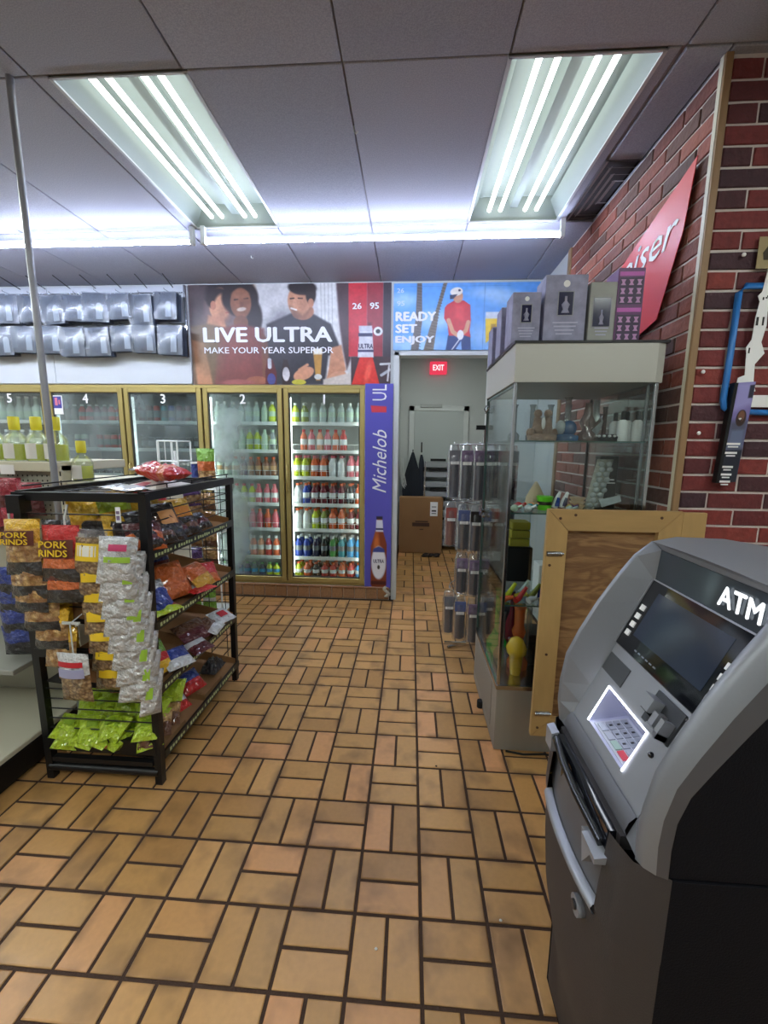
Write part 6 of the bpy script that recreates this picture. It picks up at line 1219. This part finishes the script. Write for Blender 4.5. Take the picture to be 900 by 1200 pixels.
# lit recess with keypad
rc = MB(); c4 = [(ky0, kt0), (ky1, kt0), (ky1, kt1), (ky0, kt1)]
bz = fp(0, kt0, 0)
deep = [(.385, ky0, .868), (.385, ky1, .868)]
a_, b_, c_, d_ = fp(ky0, kt0, -.001), fp(ky1, kt0, -.001), fp(ky1, kt1, -.001), fp(ky0, kt1, -.001)
e_, f_ = (c_[0]+.042, ky1, c_[2]-.064), (c_[0]+.042, ky0, c_[2]-.064)
rc.add([(p_[0], p_[1]+(.0007 if p_[1] < -.3 else -.0007), p_[2]) for p_ in (a_, b_, e_, f_, c_, d_)], [(0, 1, 2, 3), (3, 2, 4, 5), (1, 4, 2), (0, 3, 5)]); rc.build('keypad_recess', mat('recess_violet_grey', S(176, 178, 206), .35, .2), am)
kv = (Vector(e_)-Vector(b_)); kl = kv.length; kn = kv.normalized(); kN = Vector((0, 1, 0)).cross(kn); kN = kN if kN.z > 0 else -kN
def kp(y, t, d): q = Vector(b_)+kn*t+kN*d; return (q.x, y, q.z)
def kslab(mb, y0, y1, t0, t1, d0, d1): return mb.add([kp(y, t, d) for d in (d0, d1) for y, t in ((y0, t0), (y1, t0), (y1, t1), (y0, t1))], [(0, 3, 2, 1), (4, 5, 6, 7), (0, 1, 5, 4), (1, 2, 6, 5), (2, 3, 7, 6), (3, 0, 4, 7)])
kpad = kslab(MB(), ky0+.012, ky1-.012, .006, kl-.004, .0, .003).build('keypad', mat('keypad_plate', S(186, 188, 204), .5), am)
ky = (ky1-ky0-.034)/4; kz = (kl-.018)/4; n = 0
for j in range(4):
    for i in range(4):
        y0 = ky0+.017+i*ky; t0 = .009+(3-j)*kz
        mm = mat('key_red', S(196, 50, 70), .4) if (i == 0 and j == 3) else (mat('key_green', S(150, 176, 168), .4) if (i == 1 and j == 3) else mat('key_metal', S(160, 164, 176), .35, .5))
        k_ = kslab(MB(), y0+.002, y0+ky-.002, t0+.0015, t0+kz-.0015, .003, .0055).build('key', mm, kpad)
        if j < 3 and i > 0: kslab(MB(), y0+ky*.42, y0+ky*.58, t0+kz*.3, t0+kz*.7, .0055, .006).build('key_mark', M_txtk, kpad)
cs = [fp(ky0, kt0, .001), fp(ky1+.0, kt0, .001), fp(ky1, kt1, .001), fp(ky0, kt1, .001)]
MB().tube([cs[1], cs[2], cs[3], cs[0]], .0017, 6).build('light_border', M_led, am)
# receipt slot, card reader, camera
slab(MB(), -.262, -.182, -.066, -.024, .0, .002).build('receipt_slot', mat('slot_dark', S(74, 76, 80), .4, .3), am)
crd = MB(); slab(crd, -.425, -.350, -.072, -.010, .0, .004); cr_ = crd.build('card_reader', mat('reader_dark', S(60, 62, 66), .4, .3), am)
m = MB(); slab(m, -.380, -.352, -.048, -.022, .004, .026); m.build('card_guide', M_atml, cr_); m = MB(); slab(m, -.420, -.388, -.070, -.060, .004, .024); slab(m, -.420, -.410, -.070, -.036, .004, .024); slab(m, -.400, -.388, -.060, -.036, .004, .022); m.build('card_guide', M_atml, cr_)
m = MB(); slab(m, -.386, -.352, -.052, -.046, .004, .018); m.build('reader_mouth', M_scr, cr_)
slab(MB(), -.436, -.400, -.018, -.012, .0, .003).build('braille_strip', M_atmd, am)
MB().ball(fp(-.408, -.104, .001), .0055).build('camera_lens', M_scr, am)
# screen
scm = slab(MB(), BN, BF, .0, .157, -.004, .003); scr = scm.build('screen', M_scr, am)
slab(MB(), -.420, -.214, .036, .138, .003, .0036).build('display', M_lcd, scr)
for i, t0 in enumerate((.095, .0745, .054, .0335)): slab(MB(), -.203+.003*0, -.190, t0-.006, t0+.006, .003, .006).build('function_key', M_txtw, scr); slab(MB(), -.446, -.434, t0-.006, t0+.006, .003, .006).build('function_key', M_txtw, scr)
fr = MB(); slab(fr, BN, BF, .157, .160, -.004, .006); slab(fr, BF, BF+.003, .0, .160, -.004, .006); fr.build('screen_trim', M_atml, am)
m = MB(); [slab(m, -.25-.013*k, -.242-.013*k, .012, .015, .003, .0034) for k in range(6)]; m.build('screen_print', mat('dim_ink', S(110, 116, 124), .5), scr)
# marquee
mq_ = MB().add([(.4705, BN, 1.157), (.4705, BF, 1.157), (.4765, BF, 1.222), (.4765, BN, 1.222)], [(0, 1, 2, 3)]).build('marquee', mat('marquee_glass', S(66, 72, 78), .08, .3), am)
text('lettering', 'ATM', (.4720, -.404, 1.191), (0, -1, 0), (.06, 0, .998), .090, .036, emit('marquee_white', (.9, .95, 1, 1), 1.1), mq_, .03, 0, .002, 1.08)
